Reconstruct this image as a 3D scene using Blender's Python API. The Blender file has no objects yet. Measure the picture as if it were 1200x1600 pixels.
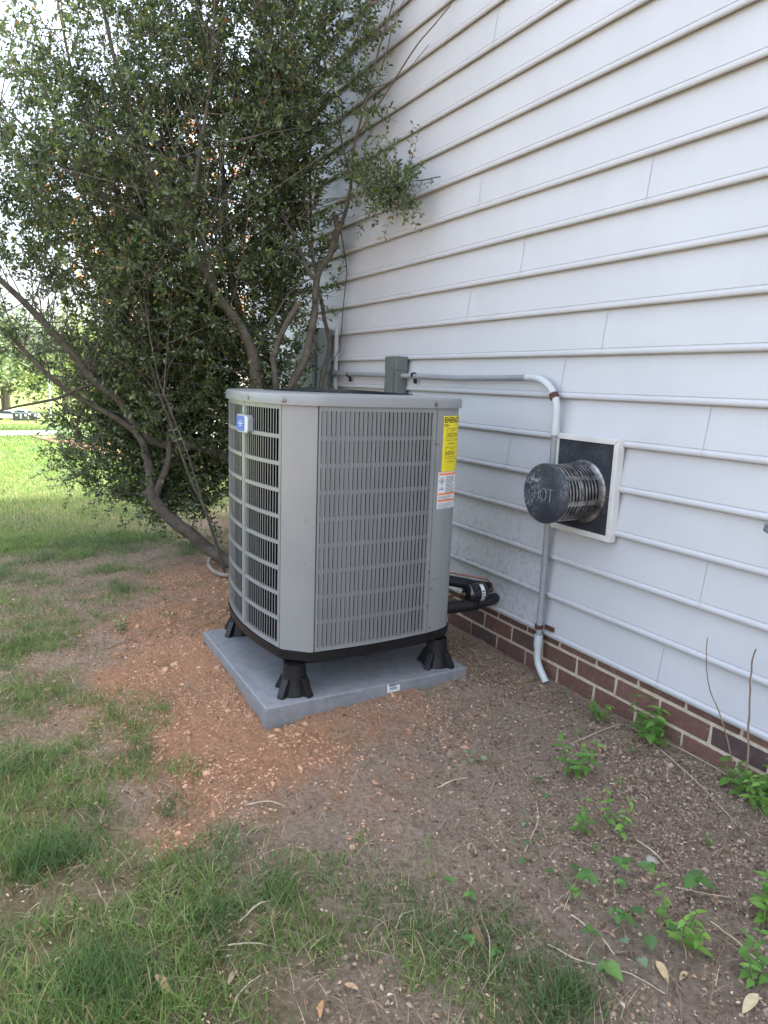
import bpy, math, random
import numpy as np
from mathutils import Vector, Matrix
R_ = math.radians
rng = np.random.default_rng(7)
random.seed(7)
scene = bpy.context.scene
COL = scene.collection

# ------------------------------------------------------------------ camera
YAW, PITCH, ROLL = R_(-60.42567), R_(-10.51173), R_(2.16466)
FPX = 1072.7
CAM = np.array([0.0, -2.43234, 1.44937])
_f = np.array([math.sin(YAW)*math.cos(PITCH), math.cos(YAW)*math.cos(PITCH), math.sin(PITCH)])
_r0 = np.array([math.cos(YAW), -math.sin(YAW), 0.0])
_u0 = np.cross(_r0, _f)
_r = math.cos(ROLL)*_r0 + math.sin(ROLL)*_u0
_u = -math.sin(ROLL)*_r0 + math.cos(ROLL)*_u0
cd = bpy.data.cameras.new('camera')
cd.sensor_fit = 'VERTICAL'; cd.sensor_height = 36.0
cd.lens = 36.0*FPX/1600.0
cd.clip_start = 0.02; cd.clip_end = 2000
cam = bpy.data.objects.new('camera', cd)
M = Matrix.Identity(4)
for i in range(3):
    M[i][0] = _r[i]; M[i][1] = _u[i]; M[i][2] = -_f[i]; M[i][3] = CAM[i]
cam.matrix_world = M
COL.objects.link(cam)
scene.camera = cam
cd.dof.use_dof = False

# ------------------------------------------------------------------ sky, sun, exposure
SUN_EL, SUN_AZ = R_(52), R_(14)          # azimuth from +Y towards +X
w = bpy.data.worlds.new('World'); scene.world = w; w.use_nodes = True
nt = w.node_tree
for n in list(nt.nodes): nt.nodes.remove(n)
sk = nt.nodes.new('ShaderNodeTexSky'); sk.sky_type = 'NISHITA'; sk.sun_disc = False
sk.sun_elevation = SUN_EL; sk.sun_rotation = SUN_AZ
sk.air_density = 1.0; sk.dust_density = 6.0; sk.ozone_density = 1.0
bg = nt.nodes.new('ShaderNodeBackground'); bg.inputs['Strength'].default_value = 0.15
wo = nt.nodes.new('ShaderNodeOutputWorld')
hz = nt.nodes.new('ShaderNodeHueSaturation'); hz.inputs['Saturation'].default_value = .64     # thin high cloud whitens the sky
nt.links.new(sk.outputs[0], hz.inputs['Color']); nt.links.new(hz.outputs[0], bg.inputs[0]); nt.links.new(bg.outputs[0], wo.inputs[0])
sd = bpy.data.lights.new('sun', 'SUN'); sd.energy = 2.2; sd.angle = R_(4); sd.color = (1.0, 0.95, 0.86)
sun = bpy.data.objects.new('sun', sd); COL.objects.link(sun)
sdir = Vector((math.sin(SUN_AZ)*math.cos(SUN_EL), math.cos(SUN_AZ)*math.cos(SUN_EL), math.sin(SUN_EL)))
sun.rotation_euler = sdir.to_track_quat('Z', 'Y').to_euler()
sun.location = (0, 0, 20)
vs = scene.view_settings
vs.view_transform = 'Standard'; vs.look = 'None'; vs.exposure = 2.85; vs.gamma = 1.0
vs.use_curve_mapping = False
scene.render.engine = 'CYCLES'
scene.cycles.max_bounces = 6; scene.cycles.diffuse_bounces = 4
scene.cycles.transparent_max_bounces = 4
scene.cycles.sample_clamp_indirect = 8

# ------------------------------------------------------------------ helpers
def ray(px, py):
    return _f + _r*((px-600)/FPX) - _u*((py-800)/FPX)
def atX(px, py, X):
    d = ray(px, py); return CAM + d*((X-CAM[0])/d[0])
def atY(px, py, Y):
    d = ray(px, py); return CAM + d*((Y-CAM[1])/d[1])
def atZ(px, py, Z):
    d = ray(px, py); return CAM + d*((Z-CAM[2])/d[2])
def inview(P, m=200):
    d = P - CAM; wz = d@_f
    wz = np.where(wz < .05, 1e9, wz)
    x = 600+FPX*(d@_r)/wz; y = 800-FPX*(d@_u)/wz
    return (wz < 1e8) & (x > -m) & (x < 1200+m) & (y > -m) & (y < 1600+m)

def vnoise(x, y, seed=0):
    x = np.asarray(x, float); y = np.asarray(y, float)
    xi = np.floor(x).astype(np.int64); yi = np.floor(y).astype(np.int64)
    fx = x-xi; fy = y-yi; fx = fx*fx*(3-2*fx); fy = fy*fy*(3-2*fy)
    def h(a, b):
        n = (a*374761393 + b*668265263 + seed*1442695041) & 0xffffffff
        n = ((n ^ (n >> 13))*1274126177) & 0xffffffff
        return ((n ^ (n >> 16)) & 0xffff)/65535.0
    a = h(xi, yi); b = h(xi+1, yi); c = h(xi, yi+1); d = h(xi+1, yi+1)
    return (a*(1-fx)+b*fx)*(1-fy)+(c*(1-fx)+d*fx)*fy*1.0
def fbm(x, y, s, o=4, seed=0):
    v = 0; a = .5
    for i in range(o):
        v = v + a*vnoise(np.asarray(x)*s, np.asarray(y)*s, seed+i); s *= 2.03; a *= .5
    return v/(1-.5**o)

def tag(o, label=None, cat=None, group=None, kind=None):
    if label: o['label'] = label
    if cat: o['category'] = cat
    if group: o['group'] = group
    if kind: o['kind'] = kind
    return o
def empty(name, loc=(0, 0, 0), rz=0.0, label=None, cat=None, group=None):
    o = bpy.data.objects.new(name, None); COL.objects.link(o)
    o.location = loc; o.rotation_euler = (0, 0, rz); o.empty_display_size = .1
    return tag(o, label, cat, group)
def link(name, me, parent=None, loc=None, rot=None, sc=None):
    o = bpy.data.objects.new(name, me); COL.objects.link(o)
    if parent is not None: o.parent = parent
    if loc is not None: o.location = loc
    if rot is not None: o.rotation_euler = rot
    if sc is not None: o.scale = sc
    return o
def big_mesh(name, V, F, mat, smooth=False, col=None):
    """V (n,3), F (m,k) uniform polygons"""
    V = np.ascontiguousarray(V, np.float32); F = np.ascontiguousarray(F, np.int32)
    me = bpy.data.meshes.new(name)
    k = F.shape[1]
    me.vertices.add(len(V)); me.vertices.foreach_set('co', V.ravel())
    me.loops.add(F.size); me.loops.foreach_set('vertex_index', F.ravel())
    me.polygons.add(len(F)); me.polygons.foreach_set('loop_start', np.arange(0, F.size, k, dtype=np.int32))
    try: me.polygons.foreach_set('loop_total', np.full(len(F), k, np.int32))
    except Exception: pass
    if smooth: me.polygons.foreach_set('use_smooth', np.ones(len(F), bool))
    me.update(calc_edges=True)
    if col is not None:
        a = me.color_attributes.new('Col', 'FLOAT_COLOR', 'POINT')
        c = np.ones((len(V), 4), np.float32); c[:, :3] = col
        a.data.foreach_set('color', c.ravel())
    me.materials.append(mat)
    return me

class MB:
    """collects small shapes into one mesh"""
    def __init__(s): s.v = []; s.f = []
    def add(s, V, F):
        o = len(s.v); s.v += [tuple(map(float, p)) for p in V]; s.f += [tuple(i+o for i in f) for f in F]; return s
    def box(s, lo, hi):
        x0, y0, z0 = lo; x1, y1, z1 = hi
        return s.add([(x0,y0,z0),(x1,y0,z0),(x1,y1,z0),(x0,y1,z0),(x0,y0,z1),(x1,y0,z1),(x1,y1,z1),(x0,y1,z1)],
              [(0,3,2,1),(4,5,6,7),(0,1,5,4),(1,2,6,5),(2,3,7,6),(3,0,4,7)])
    def prism(s, poly, z0, z1, poly2=None):
        n = len(poly); p2 = poly2 or poly
        V = [(x, y, z0) for x, y in poly]+[(x, y, z1) for x, y in p2]
        F = [tuple(range(n-1, -1, -1)), tuple(range(n, 2*n))]+[(i, (i+1) % n, n+(i+1) % n, n+i) for i in range(n)]
        return s.add(V, F)
    def tube(s, pts, rad, n=8, caps=True):
        P = [Vector(p) for p in pts]; m = len(P)
        if not hasattr(rad, '__len__'): rad = [rad]*m
        T = [(P[min(i+1, m-1)]-P[max(i-1, 0)]).normalized() for i in range(m)]
        ref = Vector((0, 0, 1)) if abs(T[0].z) < .9 else Vector((1, 0, 0))
        N = T[0].cross(ref).normalized(); V = []
        for i in range(m):
            N = (N - T[i]*N.dot(T[i])).normalized(); B = T[i].cross(N)
            for k in range(n):
                a = 2*math.pi*k/n
                V.append(P[i]+(N*math.cos(a)+B*math.sin(a))*rad[i])
        F = []
        for i in range(m-1):
            for k in range(n):
                F.append((i*n+k, i*n+(k+1) % n, (i+1)*n+(k+1) % n, (i+1)*n+k))
        if caps: F += [tuple(range(n-1, -1, -1)), tuple(range((m-1)*n, m*n))]
        return s.add(V, F)
    def mesh(s, name, mat, smooth=False, bevel=0, seg=2):
        me = bpy.data.meshes.new(name); me.from_pydata(s.v, [], s.f); me.validate()
        if bevel:
            import bmesh
            bm = bmesh.new(); bm.from_mesh(me)
            es = [e for e in bm.edges if len(e.link_faces) == 2 and e.calc_face_angle(0) > .5]
            bmesh.ops.bevel(bm, geom=es, offset=bevel, segments=seg, profile=.5, affect='EDGES', clamp_overlap=True)
            bm.to_mesh(me); bm.free()
        if smooth:
            for p in me.polygons: p.use_smooth = True
            try: me.set_sharp_from_angle(angle=R_(38))
            except Exception: pass
        me.materials.append(mat); me.update()
        return me
    def obj(s, name, mat, parent=None, smooth=False, bevel=0, loc=None, seg=2):
        return link(name, s.mesh(name, mat, smooth, bevel, seg), parent, loc)

def text_mesh(txt, size, mat, bold=0.0):
    cu = bpy.data.curves.new('lettering', 'FONT'); cu.body = txt; cu.size = size; cu.offset = bold
    cu.fill_mode = 'FRONT'; cu.resolution_u = 2
    o = bpy.data.objects.new('lettering', cu); COL.objects.link(o)
    bpy.context.view_layer.update()
    me = bpy.data.meshes.new_from_object(o.evaluated_get(bpy.context.evaluated_depsgraph_get()))
    bpy.data.objects.remove(o); bpy.data.curves.remove(cu)
    me.materials.clear(); me.materials.append(mat)
    return me

# ------------------------------------------------------------------ materials
def newmat(name):
    m = bpy.data.materials.new(name); m.use_nodes = True
    t = m.node_tree; b = t.nodes['Principled BSDF']
    return m, t, b
def N(t, typ, **kw):
    n = t.nodes.new(typ)
    for k, v in kw.items():
        if k in n.inputs: n.inputs[k].default_value = v
        else: setattr(n, k, v)
    return n
def ramp(t, fac, stops):
    r = t.nodes.new('ShaderNodeValToRGB')
    e = r.color_ramp.elements
    while len(e) < len(stops): e.new(.5)
    for i, (p, c) in enumerate(stops):
        e[i].position = p; e[i].color = (*c, 1) if len(c) == 3 else c
    t.links.new(fac, r.inputs[0]); return r
def noise(t, scale, detail=4, rough=.55, coord='Object', vec=None):
    n = N(t, 'ShaderNodeTexNoise', Scale=scale, Detail=detail, Roughness=rough)
    if vec is None:
        tc = t.nodes.new('ShaderNodeTexCoord'); vec = tc.outputs[coord]
    t.links.new(vec, n.inputs['Vector']); return n
def pmat(name, c1, c2=None, rough=.5, metal=0.0, scale=8, bump=0.0, bscale=60, spec=.5, r2=None, coat=0):
    m, t, b = newmat(name)
    b.inputs['Roughness'].default_value = rough; b.inputs['Metallic'].default_value = metal
    b.inputs['Specular IOR Level'].default_value = spec
    if coat: b.inputs['Coat Weight'].default_value = coat
    if c2 is None: b.inputs['Base Color'].default_value = (*c1, 1)
    else:
        n = noise(t, scale, 6, .6)
        r = ramp(t, n.outputs['Fac'], [(.35, c1), (.65, c2)])
        t.links.new(r.outputs[0], b.inputs['Base Color'])
        if r2 is not None:
            rr = ramp(t, n.outputs['Fac'], [(.35, (rough,)*3), (.65, (r2,)*3)])
            t.links.new(rr.outputs[0], b.inputs['Roughness'])
    if bump:
        n2 = noise(t, bscale, 5, .6)
        bp = N(t, 'ShaderNodeBump', Strength=bump, Distance=.01)
        t.links.new(n2.outputs['Fac'], bp.inputs['Height']); t.links.new(bp.outputs[0], b.inputs['Normal'])
    return m
def leafmat(name, rough=.4, trans=.3, spec=.5, tint=(1, 1, 1)):
    m, t, b = newmat(name)
    a = N(t, 'ShaderNodeVertexColor', layer_name='Col')
    t.links.new(a.outputs[0], b.inputs['Base Color'])
    b.inputs['Roughness'].default_value = rough; b.inputs['Specular IOR Level'].default_value = spec
    tr = t.nodes.new('ShaderNodeBsdfTranslucent'); mx = N(t, 'ShaderNodeMixShader', Fac=trans)
    hs = N(t, 'ShaderNodeHueSaturation', Saturation=1.1, Value=1.5)
    t.links.new(a.outputs[0], hs.inputs['Color']); t.links.new(hs.outputs[0], tr.inputs[0])
    t.links.new(b.outputs[0], mx.inputs[1]); t.links.new(tr.outputs[0], mx.inputs[2])
    t.links.new(mx.outputs[0], t.nodes['Material Output'].inputs[0])
    return m

def siding_material():
    m, t, b = newmat('siding_paint')
    tc = t.nodes.new('ShaderNodeTexCoord')
    big = noise(t, 1.1, 5, .6, vec=tc.outputs['Object'])
    base = ramp(t, big.outputs['Fac'], [(.3, (.445, .455, .470)), (.7, (.50, .508, .522))])
    # vertical grime streaks
    mp = N(t, 'ShaderNodeMapping'); mp.inputs['Scale'].default_value = (9, 9, 1.2)
    t.links.new(tc.outputs['Object'], mp.inputs[0])
    st = noise(t, 1.0, 5, .65, vec=mp.outputs[0])
    sr = ramp(t, st.outputs['Fac'], [(.45, (0, 0, 0)), (.75, (1, 1, 1))])
    # mildew speckle low down beside the unit
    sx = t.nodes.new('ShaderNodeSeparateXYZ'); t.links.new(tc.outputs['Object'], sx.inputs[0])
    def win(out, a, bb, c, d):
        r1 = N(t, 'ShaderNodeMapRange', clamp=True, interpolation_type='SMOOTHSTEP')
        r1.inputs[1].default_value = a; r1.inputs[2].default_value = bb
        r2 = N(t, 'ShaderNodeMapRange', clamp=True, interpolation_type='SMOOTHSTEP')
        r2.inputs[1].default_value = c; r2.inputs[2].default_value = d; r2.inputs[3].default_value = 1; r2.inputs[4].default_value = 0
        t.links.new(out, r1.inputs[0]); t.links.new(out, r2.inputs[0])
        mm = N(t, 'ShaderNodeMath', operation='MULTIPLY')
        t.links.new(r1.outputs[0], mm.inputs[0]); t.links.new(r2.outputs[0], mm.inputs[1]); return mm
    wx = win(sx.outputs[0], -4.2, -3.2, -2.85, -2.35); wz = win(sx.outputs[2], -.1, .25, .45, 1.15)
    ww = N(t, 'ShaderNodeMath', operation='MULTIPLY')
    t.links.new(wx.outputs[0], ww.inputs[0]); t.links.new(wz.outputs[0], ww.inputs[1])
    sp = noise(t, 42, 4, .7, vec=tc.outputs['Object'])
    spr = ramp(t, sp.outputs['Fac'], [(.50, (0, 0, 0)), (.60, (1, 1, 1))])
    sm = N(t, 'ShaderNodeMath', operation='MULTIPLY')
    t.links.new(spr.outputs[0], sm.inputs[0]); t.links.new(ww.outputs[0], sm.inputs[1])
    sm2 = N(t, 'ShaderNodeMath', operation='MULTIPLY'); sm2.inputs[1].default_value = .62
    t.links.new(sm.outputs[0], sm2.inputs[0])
    st2 = N(t, 'ShaderNodeMath', operation='MULTIPLY'); st2.inputs[1].default_value = .08
    t.links.new(sr.outputs[0], st2.inputs[0])
    m1 = N(t, 'ShaderNodeMix', data_type='RGBA'); m1.inputs[7].default_value = (.36, .36, .35, 1)
    t.links.new(st2.outputs[0], m1.inputs[0]); t.links.new(base.outputs[0], m1.inputs[6])
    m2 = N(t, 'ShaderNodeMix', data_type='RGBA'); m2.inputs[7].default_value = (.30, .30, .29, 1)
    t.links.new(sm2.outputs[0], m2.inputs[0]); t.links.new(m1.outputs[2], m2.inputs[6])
    # fly specks
    vo = N(t, 'ShaderNodeTexVoronoi', Scale=9.0); t.links.new(tc.outputs['Object'], vo.inputs['Vector'])
    vr = ramp(t, vo.outputs['Distance'], [(.012, (1, 1, 1)), (.02, (0, 0, 0))])
    m3 = N(t, 'ShaderNodeMix', data_type='RGBA'); m3.inputs[7].default_value = (.12, .11, .10, 1)
    k3 = N(t, 'ShaderNodeMath', operation='MULTIPLY'); k3.inputs[1].default_value = .7
    t.links.new(vr.outputs[0], k3.inputs[0]); t.links.new(k3.outputs[0], m3.inputs[0])
    t.links.new(m2.outputs[2], m3.inputs[6])
    t.links.new(m3.outputs[2], b.inputs['Base Color'])
    b.inputs['Roughness'].default_value = .36; b.inputs['Specular IOR Level'].default_value = .45
    n2 = noise(t, 3.0, 3, .5, vec=tc.outputs['Object'])
    bp = N(t, 'ShaderNodeBump', Strength=.10, Distance=.02)
    t.links.new(n2.outputs['Fac'], bp.inputs['Height']); t.links.new(bp.outputs[0], b.inputs['Normal'])
    return m
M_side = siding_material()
def brick_material():
    m, t, b = newmat('brick_clay')
    oi = t.nodes.new('ShaderNodeObjectInfo')
    r = ramp(t, oi.outputs['Random'], [(0, (.070, .050, .048)), (.12, (.115, .064, .052)), (.5, (.148, .076, .058)), (.8, (.172, .092, .070)), (1, (.130, .080, .062))])
    n = noise(t, 34, 6, .7)
    rr = ramp(t, n.outputs['Fac'], [(.3, (.62, .62, .64)), (.7, (1.2, 1.15, 1.1))])
    mx = N(t, 'ShaderNodeMix', data_type='RGBA', blend_type='MULTIPLY'); mx.inputs[0].default_value = 1
    t.links.new(r.outputs[0], mx.inputs[6]); t.links.new(rr.outputs[0], mx.inputs[7])
    n3 = noise(t, 14, 6, .75)
    r3 = ramp(t, n3.outputs['Fac'], [(.60, (0, 0, 0)), (.78, (.55, .55, .55))])
    m3 = N(t, 'ShaderNodeMix', data_type='RGBA'); m3.inputs[7].default_value = (.36, .30, .25, 1)
    t.links.new(r3.outputs[0], m3.inputs[0]); t.links.new(mx.outputs[2], m3.inputs[6])
    t.links.new(m3.outputs[2], b.inputs['Base Color'])
    b.inputs['Roughness'].default_value = .85
    n2 = noise(t, 120, 5, .65); bp = N(t, 'ShaderNodeBump', Strength=.5, Distance=.006)
    t.links.new(n2.outputs['Fac'], bp.inputs['Height']); t.links.new(bp.outputs[0], b.inputs['Normal'])
    return m
M_brick = brick_material()
M_mortar = pmat('mortar', (.46, .38, .27), (.60, .52, .40), .9, scale=30, bump=.6, bscale=150)
def unit_material():
    m, t, b = newmat('unit_paint')
    tc = t.nodes.new('ShaderNodeTexCoord'); O = tc.outputs['Object']
    n = noise(t, 2.2, 5, .6, vec=O); r = ramp(t, n.outputs['Fac'], [(.3, (.196, .205, .204)), (.7, (.228, .237, .235))])
    sx = t.nodes.new('ShaderNodeSeparateXYZ'); t.links.new(O, sx.inputs[0])
    mr = N(t, 'ShaderNodeMapRange', clamp=True); mr.inputs[1].default_value = .62; mr.inputs[2].default_value = .18; t.links.new(sx.outputs[2], mr.inputs[0])
    sp = noise(t, 70, 7, .75, vec=O); n2 = noise(t, 6, 4, .6, vec=O)
    mu = N(t, 'ShaderNodeMath', operation='MULTIPLY'); t.links.new(sp.outputs['Fac'], mu.inputs[0]); t.links.new(n2.outputs['Fac'], mu.inputs[1])
    sr = ramp(t, mu.outputs[0], [(.25, (0, 0, 0)), (.42, (.65, .65, .65))])
    m2 = N(t, 'ShaderNodeMath', operation='MULTIPLY'); t.links.new(sr.outputs[0], m2.inputs[0]); t.links.new(mr.outputs[0], m2.inputs[1])
    mx = N(t, 'ShaderNodeMix', data_type='RGBA'); mx.inputs[7].default_value = (.24, .19, .145, 1)
    t.links.new(m2.outputs[0], mx.inputs[0]); t.links.new(r.outputs[0], mx.inputs[6]); t.links.new(mx.outputs[2], b.inputs['Base Color'])
    rr = ramp(t, n2.outputs['Fac'], [(.3, (.26,)*3), (.7, (.40,)*3)]); t.links.new(rr.outputs[0], b.inputs['Roughness'])
    b.inputs['Specular IOR Level'].default_value = .6
    bp = N(t, 'ShaderNodeBump', Strength=.06, Distance=.02); t.links.new(n.outputs['Fac'], bp.inputs['Height']); t.links.new(bp.outputs[0], b.inputs['Normal'])
    return m
M_unit = unit_material()
M_coil = pmat('coil_dark', (.0015, .0015, .0018), (.004, .004, .0045), .9, 0, scale=140, spec=.03)
M_black = pmat('black_plastic', (.007, .007, .008), (.012, .012, .013), .42, spec=.3, scale=20, bump=.05, bscale=200)
M_foam = pmat('black_foam', (.006, .006, .007), (.013, .013, .014), .5, scale=30, bump=.35, bscale=45)
M_pad = pmat('pad_plastic', (.150, .158, .170), (.200, .208, .218), .55, scale=22, bump=.12, bscale=160)
def pad_dirt():
    t = M_pad.node_tree; b = t.nodes['Principled BSDF']; src = b.inputs['Base Color'].links[0].from_socket
    n = noise(t, 9, 8, .8); r = ramp(t, n.outputs['Fac'], [(.52, (0, 0, 0)), (.72, (.75, .75, .75))])
    n2 = noise(t, 160, 3, .6); r2 = ramp(t, n2.outputs['Fac'], [(.66, (0, 0, 0)), (.72, (.8, .8, .8))])
    mx = N(t, 'ShaderNodeMix', data_type='RGBA'); mx.inputs[7].default_value = (.24, .16, .11, 1)
    t.links.new(r.outputs[0], mx.inputs[0]); t.links.new(src, mx.inputs[6])
    m2 = N(t, 'ShaderNodeMix', data_type='RGBA'); m2.inputs[7].default_value = (.06, .05, .045, 1)
    t.links.new(r2.outputs[0], m2.inputs[0]); t.links.new(mx.outputs[2], m2.inputs[6]); t.links.new(m2.outputs[2], b.inputs['Base Color'])
pad_dirt()
M_screw = pmat('screw_steel', (.16, .16, .165), None, .35, .8)
M_copper = pmat('copper', (.24, .105, .06), (.14, .065, .045), .35, .8, scale=30)
M_yellow = pmat('yellow_paper', (.68, .57, .02), None, .5)
M_white_l = pmat('white_paper', (.62, .63, .64), None, .45)
M_orange = pmat('orange_ink', (.80, .22, .04), None, .5)
M_ink = pmat('black_ink', (.012, .012, .012), None, .5)
M_grayink = pmat('grey_ink', (.22, .24, .25), None, .5)
M_blue = pmat('badge_blue', (.02, .07, .42), (.03, .09, .48), .35, scale=40)
M_badge = pmat('badge_grey', (.25, .27, .29), None, .35)
M_bsilver = pmat('badge_silver', (.55, .58, .56), None, .35)
M_conduit = pmat('conduit_grey', (.21, .222, .228), (.26, .272, .278), .55, scale=9, bump=.05)
M_conwhite = pmat('conduit_white', (.43, .45, .455), (.48, .50, .50), .5, scale=9)
M_rust = pmat('rusty_steel', (.045, .020, .014), (.09, .034, .020), .8, scale=40, bump=.3)
M_trim = pmat('white_trim', (.58, .58, .55), (.50, .50, .475), .45, scale=6)
M_box = pmat('box_greygreen', (.105, .118, .110), (.126, .139, .131), .45, scale=5)
M_meter = pmat('meter_paint', (.20, .235, .235), (.25, .28, .28), .45, scale=5)
def flue_material(name, wear):
    m, t, b = newmat(name)
    n = noise(t, 70, 8, .8); n1 = noise(t, 5, 3, .6)
    mm = N(t, 'ShaderNodeMath', operation='MULTIPLY'); t.links.new(n.outputs['Fac'], mm.inputs[0]); t.links.new(n1.outputs['Fac'], mm.inputs[1])
    r = ramp(t, mm.outputs[0], [(wear-.10, (.034, .039, .049)), (wear+.03, (.080, .089, .105)), (wear+.12, (.52, .55, .60))])
    t.links.new(r.outputs[0], b.inputs['Base Color'])
    b.inputs['Roughness'].default_value = .42; b.inputs['Metallic'].default_value = .35
    return m
M_flue = flue_material('flue_plate_metal', .33)
M_fluecap = flue_material('flue_cap_metal', .27)
M_ring = pmat('flue_ring_metal', (.10, .10, .105), (.40, .39, .37), .36, .8, scale=22)
M_bark = pmat('bark', (.062, .053, .040), (.118, .103, .080), .9, scale=18, bump=.6, bscale=50)
M_barkcut = pmat('cut_wood', (.34, .24, .15), (.26, .18, .11), .8, scale=30)
M_twig = pmat('twig_bark', (.085, .074, .060), (.165, .148, .124), .85, scale=12)
M_straw = pmat('dry_stalk', (.36, .29, .20), (.50, .43, .33), .8, scale=20)
M_brownstick = pmat('brown_stick', (.14, .095, .065), (.22, .16, .115), .85, scale=20)
M_leaf = leafmat('shrub_leaf', .27, .34, .9)
M_grass = leafmat('grass_blade', .5, .3, .35)
M_weed = leafmat('weed_leaf', .45, .25, .4)
M_litter = leafmat('litter_chip', .8, .05, .2)
M_conc = pmat('concrete', (.42, .41, .39), (.52, .51, .48), .85, scale=4, bump=.2, bscale=80)

# ------------------------------------------------------------------ ground zones (control points in world coordinates)
_cp = [(20,720,1,0),(100,780,1,0),(150,800,.9,.05),(30,830,1,.1),(100,860,.9,.1),(200,880,.42,.25),(300,900,.08,.6),(60,930,.62,.15),
 (150,950,.5,.25),(30,1000,.65,.1),(120,1020,.42,.25),(250,970,.06,.8),(300,1030,0,1),(220,1060,.03,1),(380,1120,0,1),(300,1150,.02,1),
 (180,1120,.42,.5),(60,1080,.8,.1),(210,1150,.5,.6),(50,1200,.95,.05),(130,1180,.58,.3),(400,1200,.02,1),(330,1230,.15,.85),(480,1170,0,.9),
 (600,1100,0,.55),(560,1140,.05,.55),(700,1080,0,.12),(620,1180,0,.2),(560,1250,.05,.3),(620,1290,.02,.22),(440,1260,.35,.4),(280,1310,.15,.75),
 (230,1240,.3,.5),(150,1270,.85,.1),(60,1330,1,0),(200,1380,.8,0),(350,1350,.58,.1),(480,1320,.42,.15),(560,1380,.44,.05),(650,1370,.38,.05),
 (720,1400,.32,0),(300,1480,.95,0),(80,1500,1,0),(500,1480,.52,0),(650,1480,.48,0),(760,1450,.3,0),(820,1400,0,0),(800,1560,.6,0),(880,1560,.6,0),
 (650,1580,.48,0),(400,1580,.8,0),(100,1590,1,0),(1000,1580,.05,.1),(950,1480,.02,0),(1000,1200,0,0),(1100,1350,0,.05),(1150,1550,0,.15),
 (850,1150,0,0),(780,1000,0,.1),(760,1250,0,.05),(900,1300,0,0)]
_CP = np.array([[*atZ(a, b, -.03)[:2], c, d] for a, b, c, d in _cp])
_CP = np.vstack([_CP, [[-3.1, -.95, 0, .3], [-4.6, -.6, 0, .6], [-6.5, -.4, .1, .4], [-5, -.2, 0, .4], [-9, 0, 1, 0], [-12, -5, 1, 0], [-6, -4, 1, 0], [-3, -4, 1, 0], [0, -4, 1, 0],
                       [-12, -1.5, 1, 0], [-16, -2, 1, 0], [-20, 3, 1, 0], [2, -1, .3, 0]]])
def zones(x, y):
    x = np.asarray(x, float); y = np.asarray(y, float); sh = x.shape
    X = x.ravel(); Y = y.ravel(); g = np.zeros(len(X)); c = np.zeros(len(X))
    for i in range(0, len(X), 40000):
        d2 = (X[i:i+40000, None]-_CP[None, :, 0])**2+(Y[i:i+40000, None]-_CP[None, :, 1])**2
        w_ = 1/(d2+.004)**1.6
        w_ /= w_.sum(1, keepdims=True)
        g[i:i+40000] = w_@_CP[:, 2]; c[i:i+40000] = w_@_CP[:, 3]
    return g.reshape(sh), c.reshape(sh)
PAD = (-3.60, -1.505, -2.585, -0.455)      # x0 y0 x1 y1
def ground_h(x, y):
    x = np.asarray(x, float); y = np.asarray(y, float)
    h = -.03 + .030*(fbm(x, y, 1.3, 3, 5)-.5)
    near = np.clip(1-(np.hypot(x+3, y+1.5)-4)/5, 0, 1)
    h = h + near*(.026*(fbm(x, y, 7, 3, 9)-.5)+.022*(fbm(x, y, 26, 3, 12)-.5))
    dx = np.maximum(np.maximum(PAD[0]-x, x-PAD[2]), 0); dy = np.maximum(np.maximum(PAD[1]-y, y-PAD[3]), 0)
    d = np.hypot(dx, dy)
    corner = np.exp(-((x-PAD[2])**2+(y-PAD[1])**2)/.35**2)
    h = h + (.062-.034*corner)*np.exp(-(d/.16)**2)
    ins = (x > PAD[0]+.03) & (x < PAD[2]-.03) & (y > PAD[1]+.03) & (y < PAD[3]-.03)
    h = np.where(ins, -.02, h)
    h = h + .03*np.exp(-(y/.25)**2)*np.clip((x+2.2)/1.0, 0, 1)*(x < 1)
    far = np.clip((np.hypot(x+3, y+1.5)-9)/4, 0, 1)
    return h*(1-far)+(-.03)*far-.060*np.clip(-x-19.5, 0, 90)
def grid_axis(lo, hi, a, b, fine, growth=1.18):
    xs = list(np.arange(a, b+1e-6, fine))
    s = fine; x = a
    left = []
    while x > lo:
        s = min(s*growth, 60); x -= s; left.append(x)
    s = fine; x = b; right = []
    while x < hi:
        s = min(s*growth, 60); x += s; right.append(x)
    return np.array(left[::-1]+xs+right)
gx = grid_axis(-500, 200, -5.6, -.45, .016, 1.10); gy = grid_axis(-300, 400, -2.75, .05, .016, 1.12)
GX, GY = np.meshgrid(gx, gy, indexing='ij')
GZ = ground_h(GX, GY)
zg, zc = zones(np.clip(GX, -30, 3), np.clip(GY, -8, 8))
V = np.stack([GX, GY, GZ], -1).reshape(-1, 3)
nx, ny = GX.shape
ii = (np.arange(nx-1)[:, None]*ny+np.arange(ny-1)[None, :]).ravel()
F = np.stack([ii, ii+ny, ii+ny+1, ii+1], -1)
pc = np.stack([zg, zc, np.zeros_like(zg)], -1).reshape(-1, 3)
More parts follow.
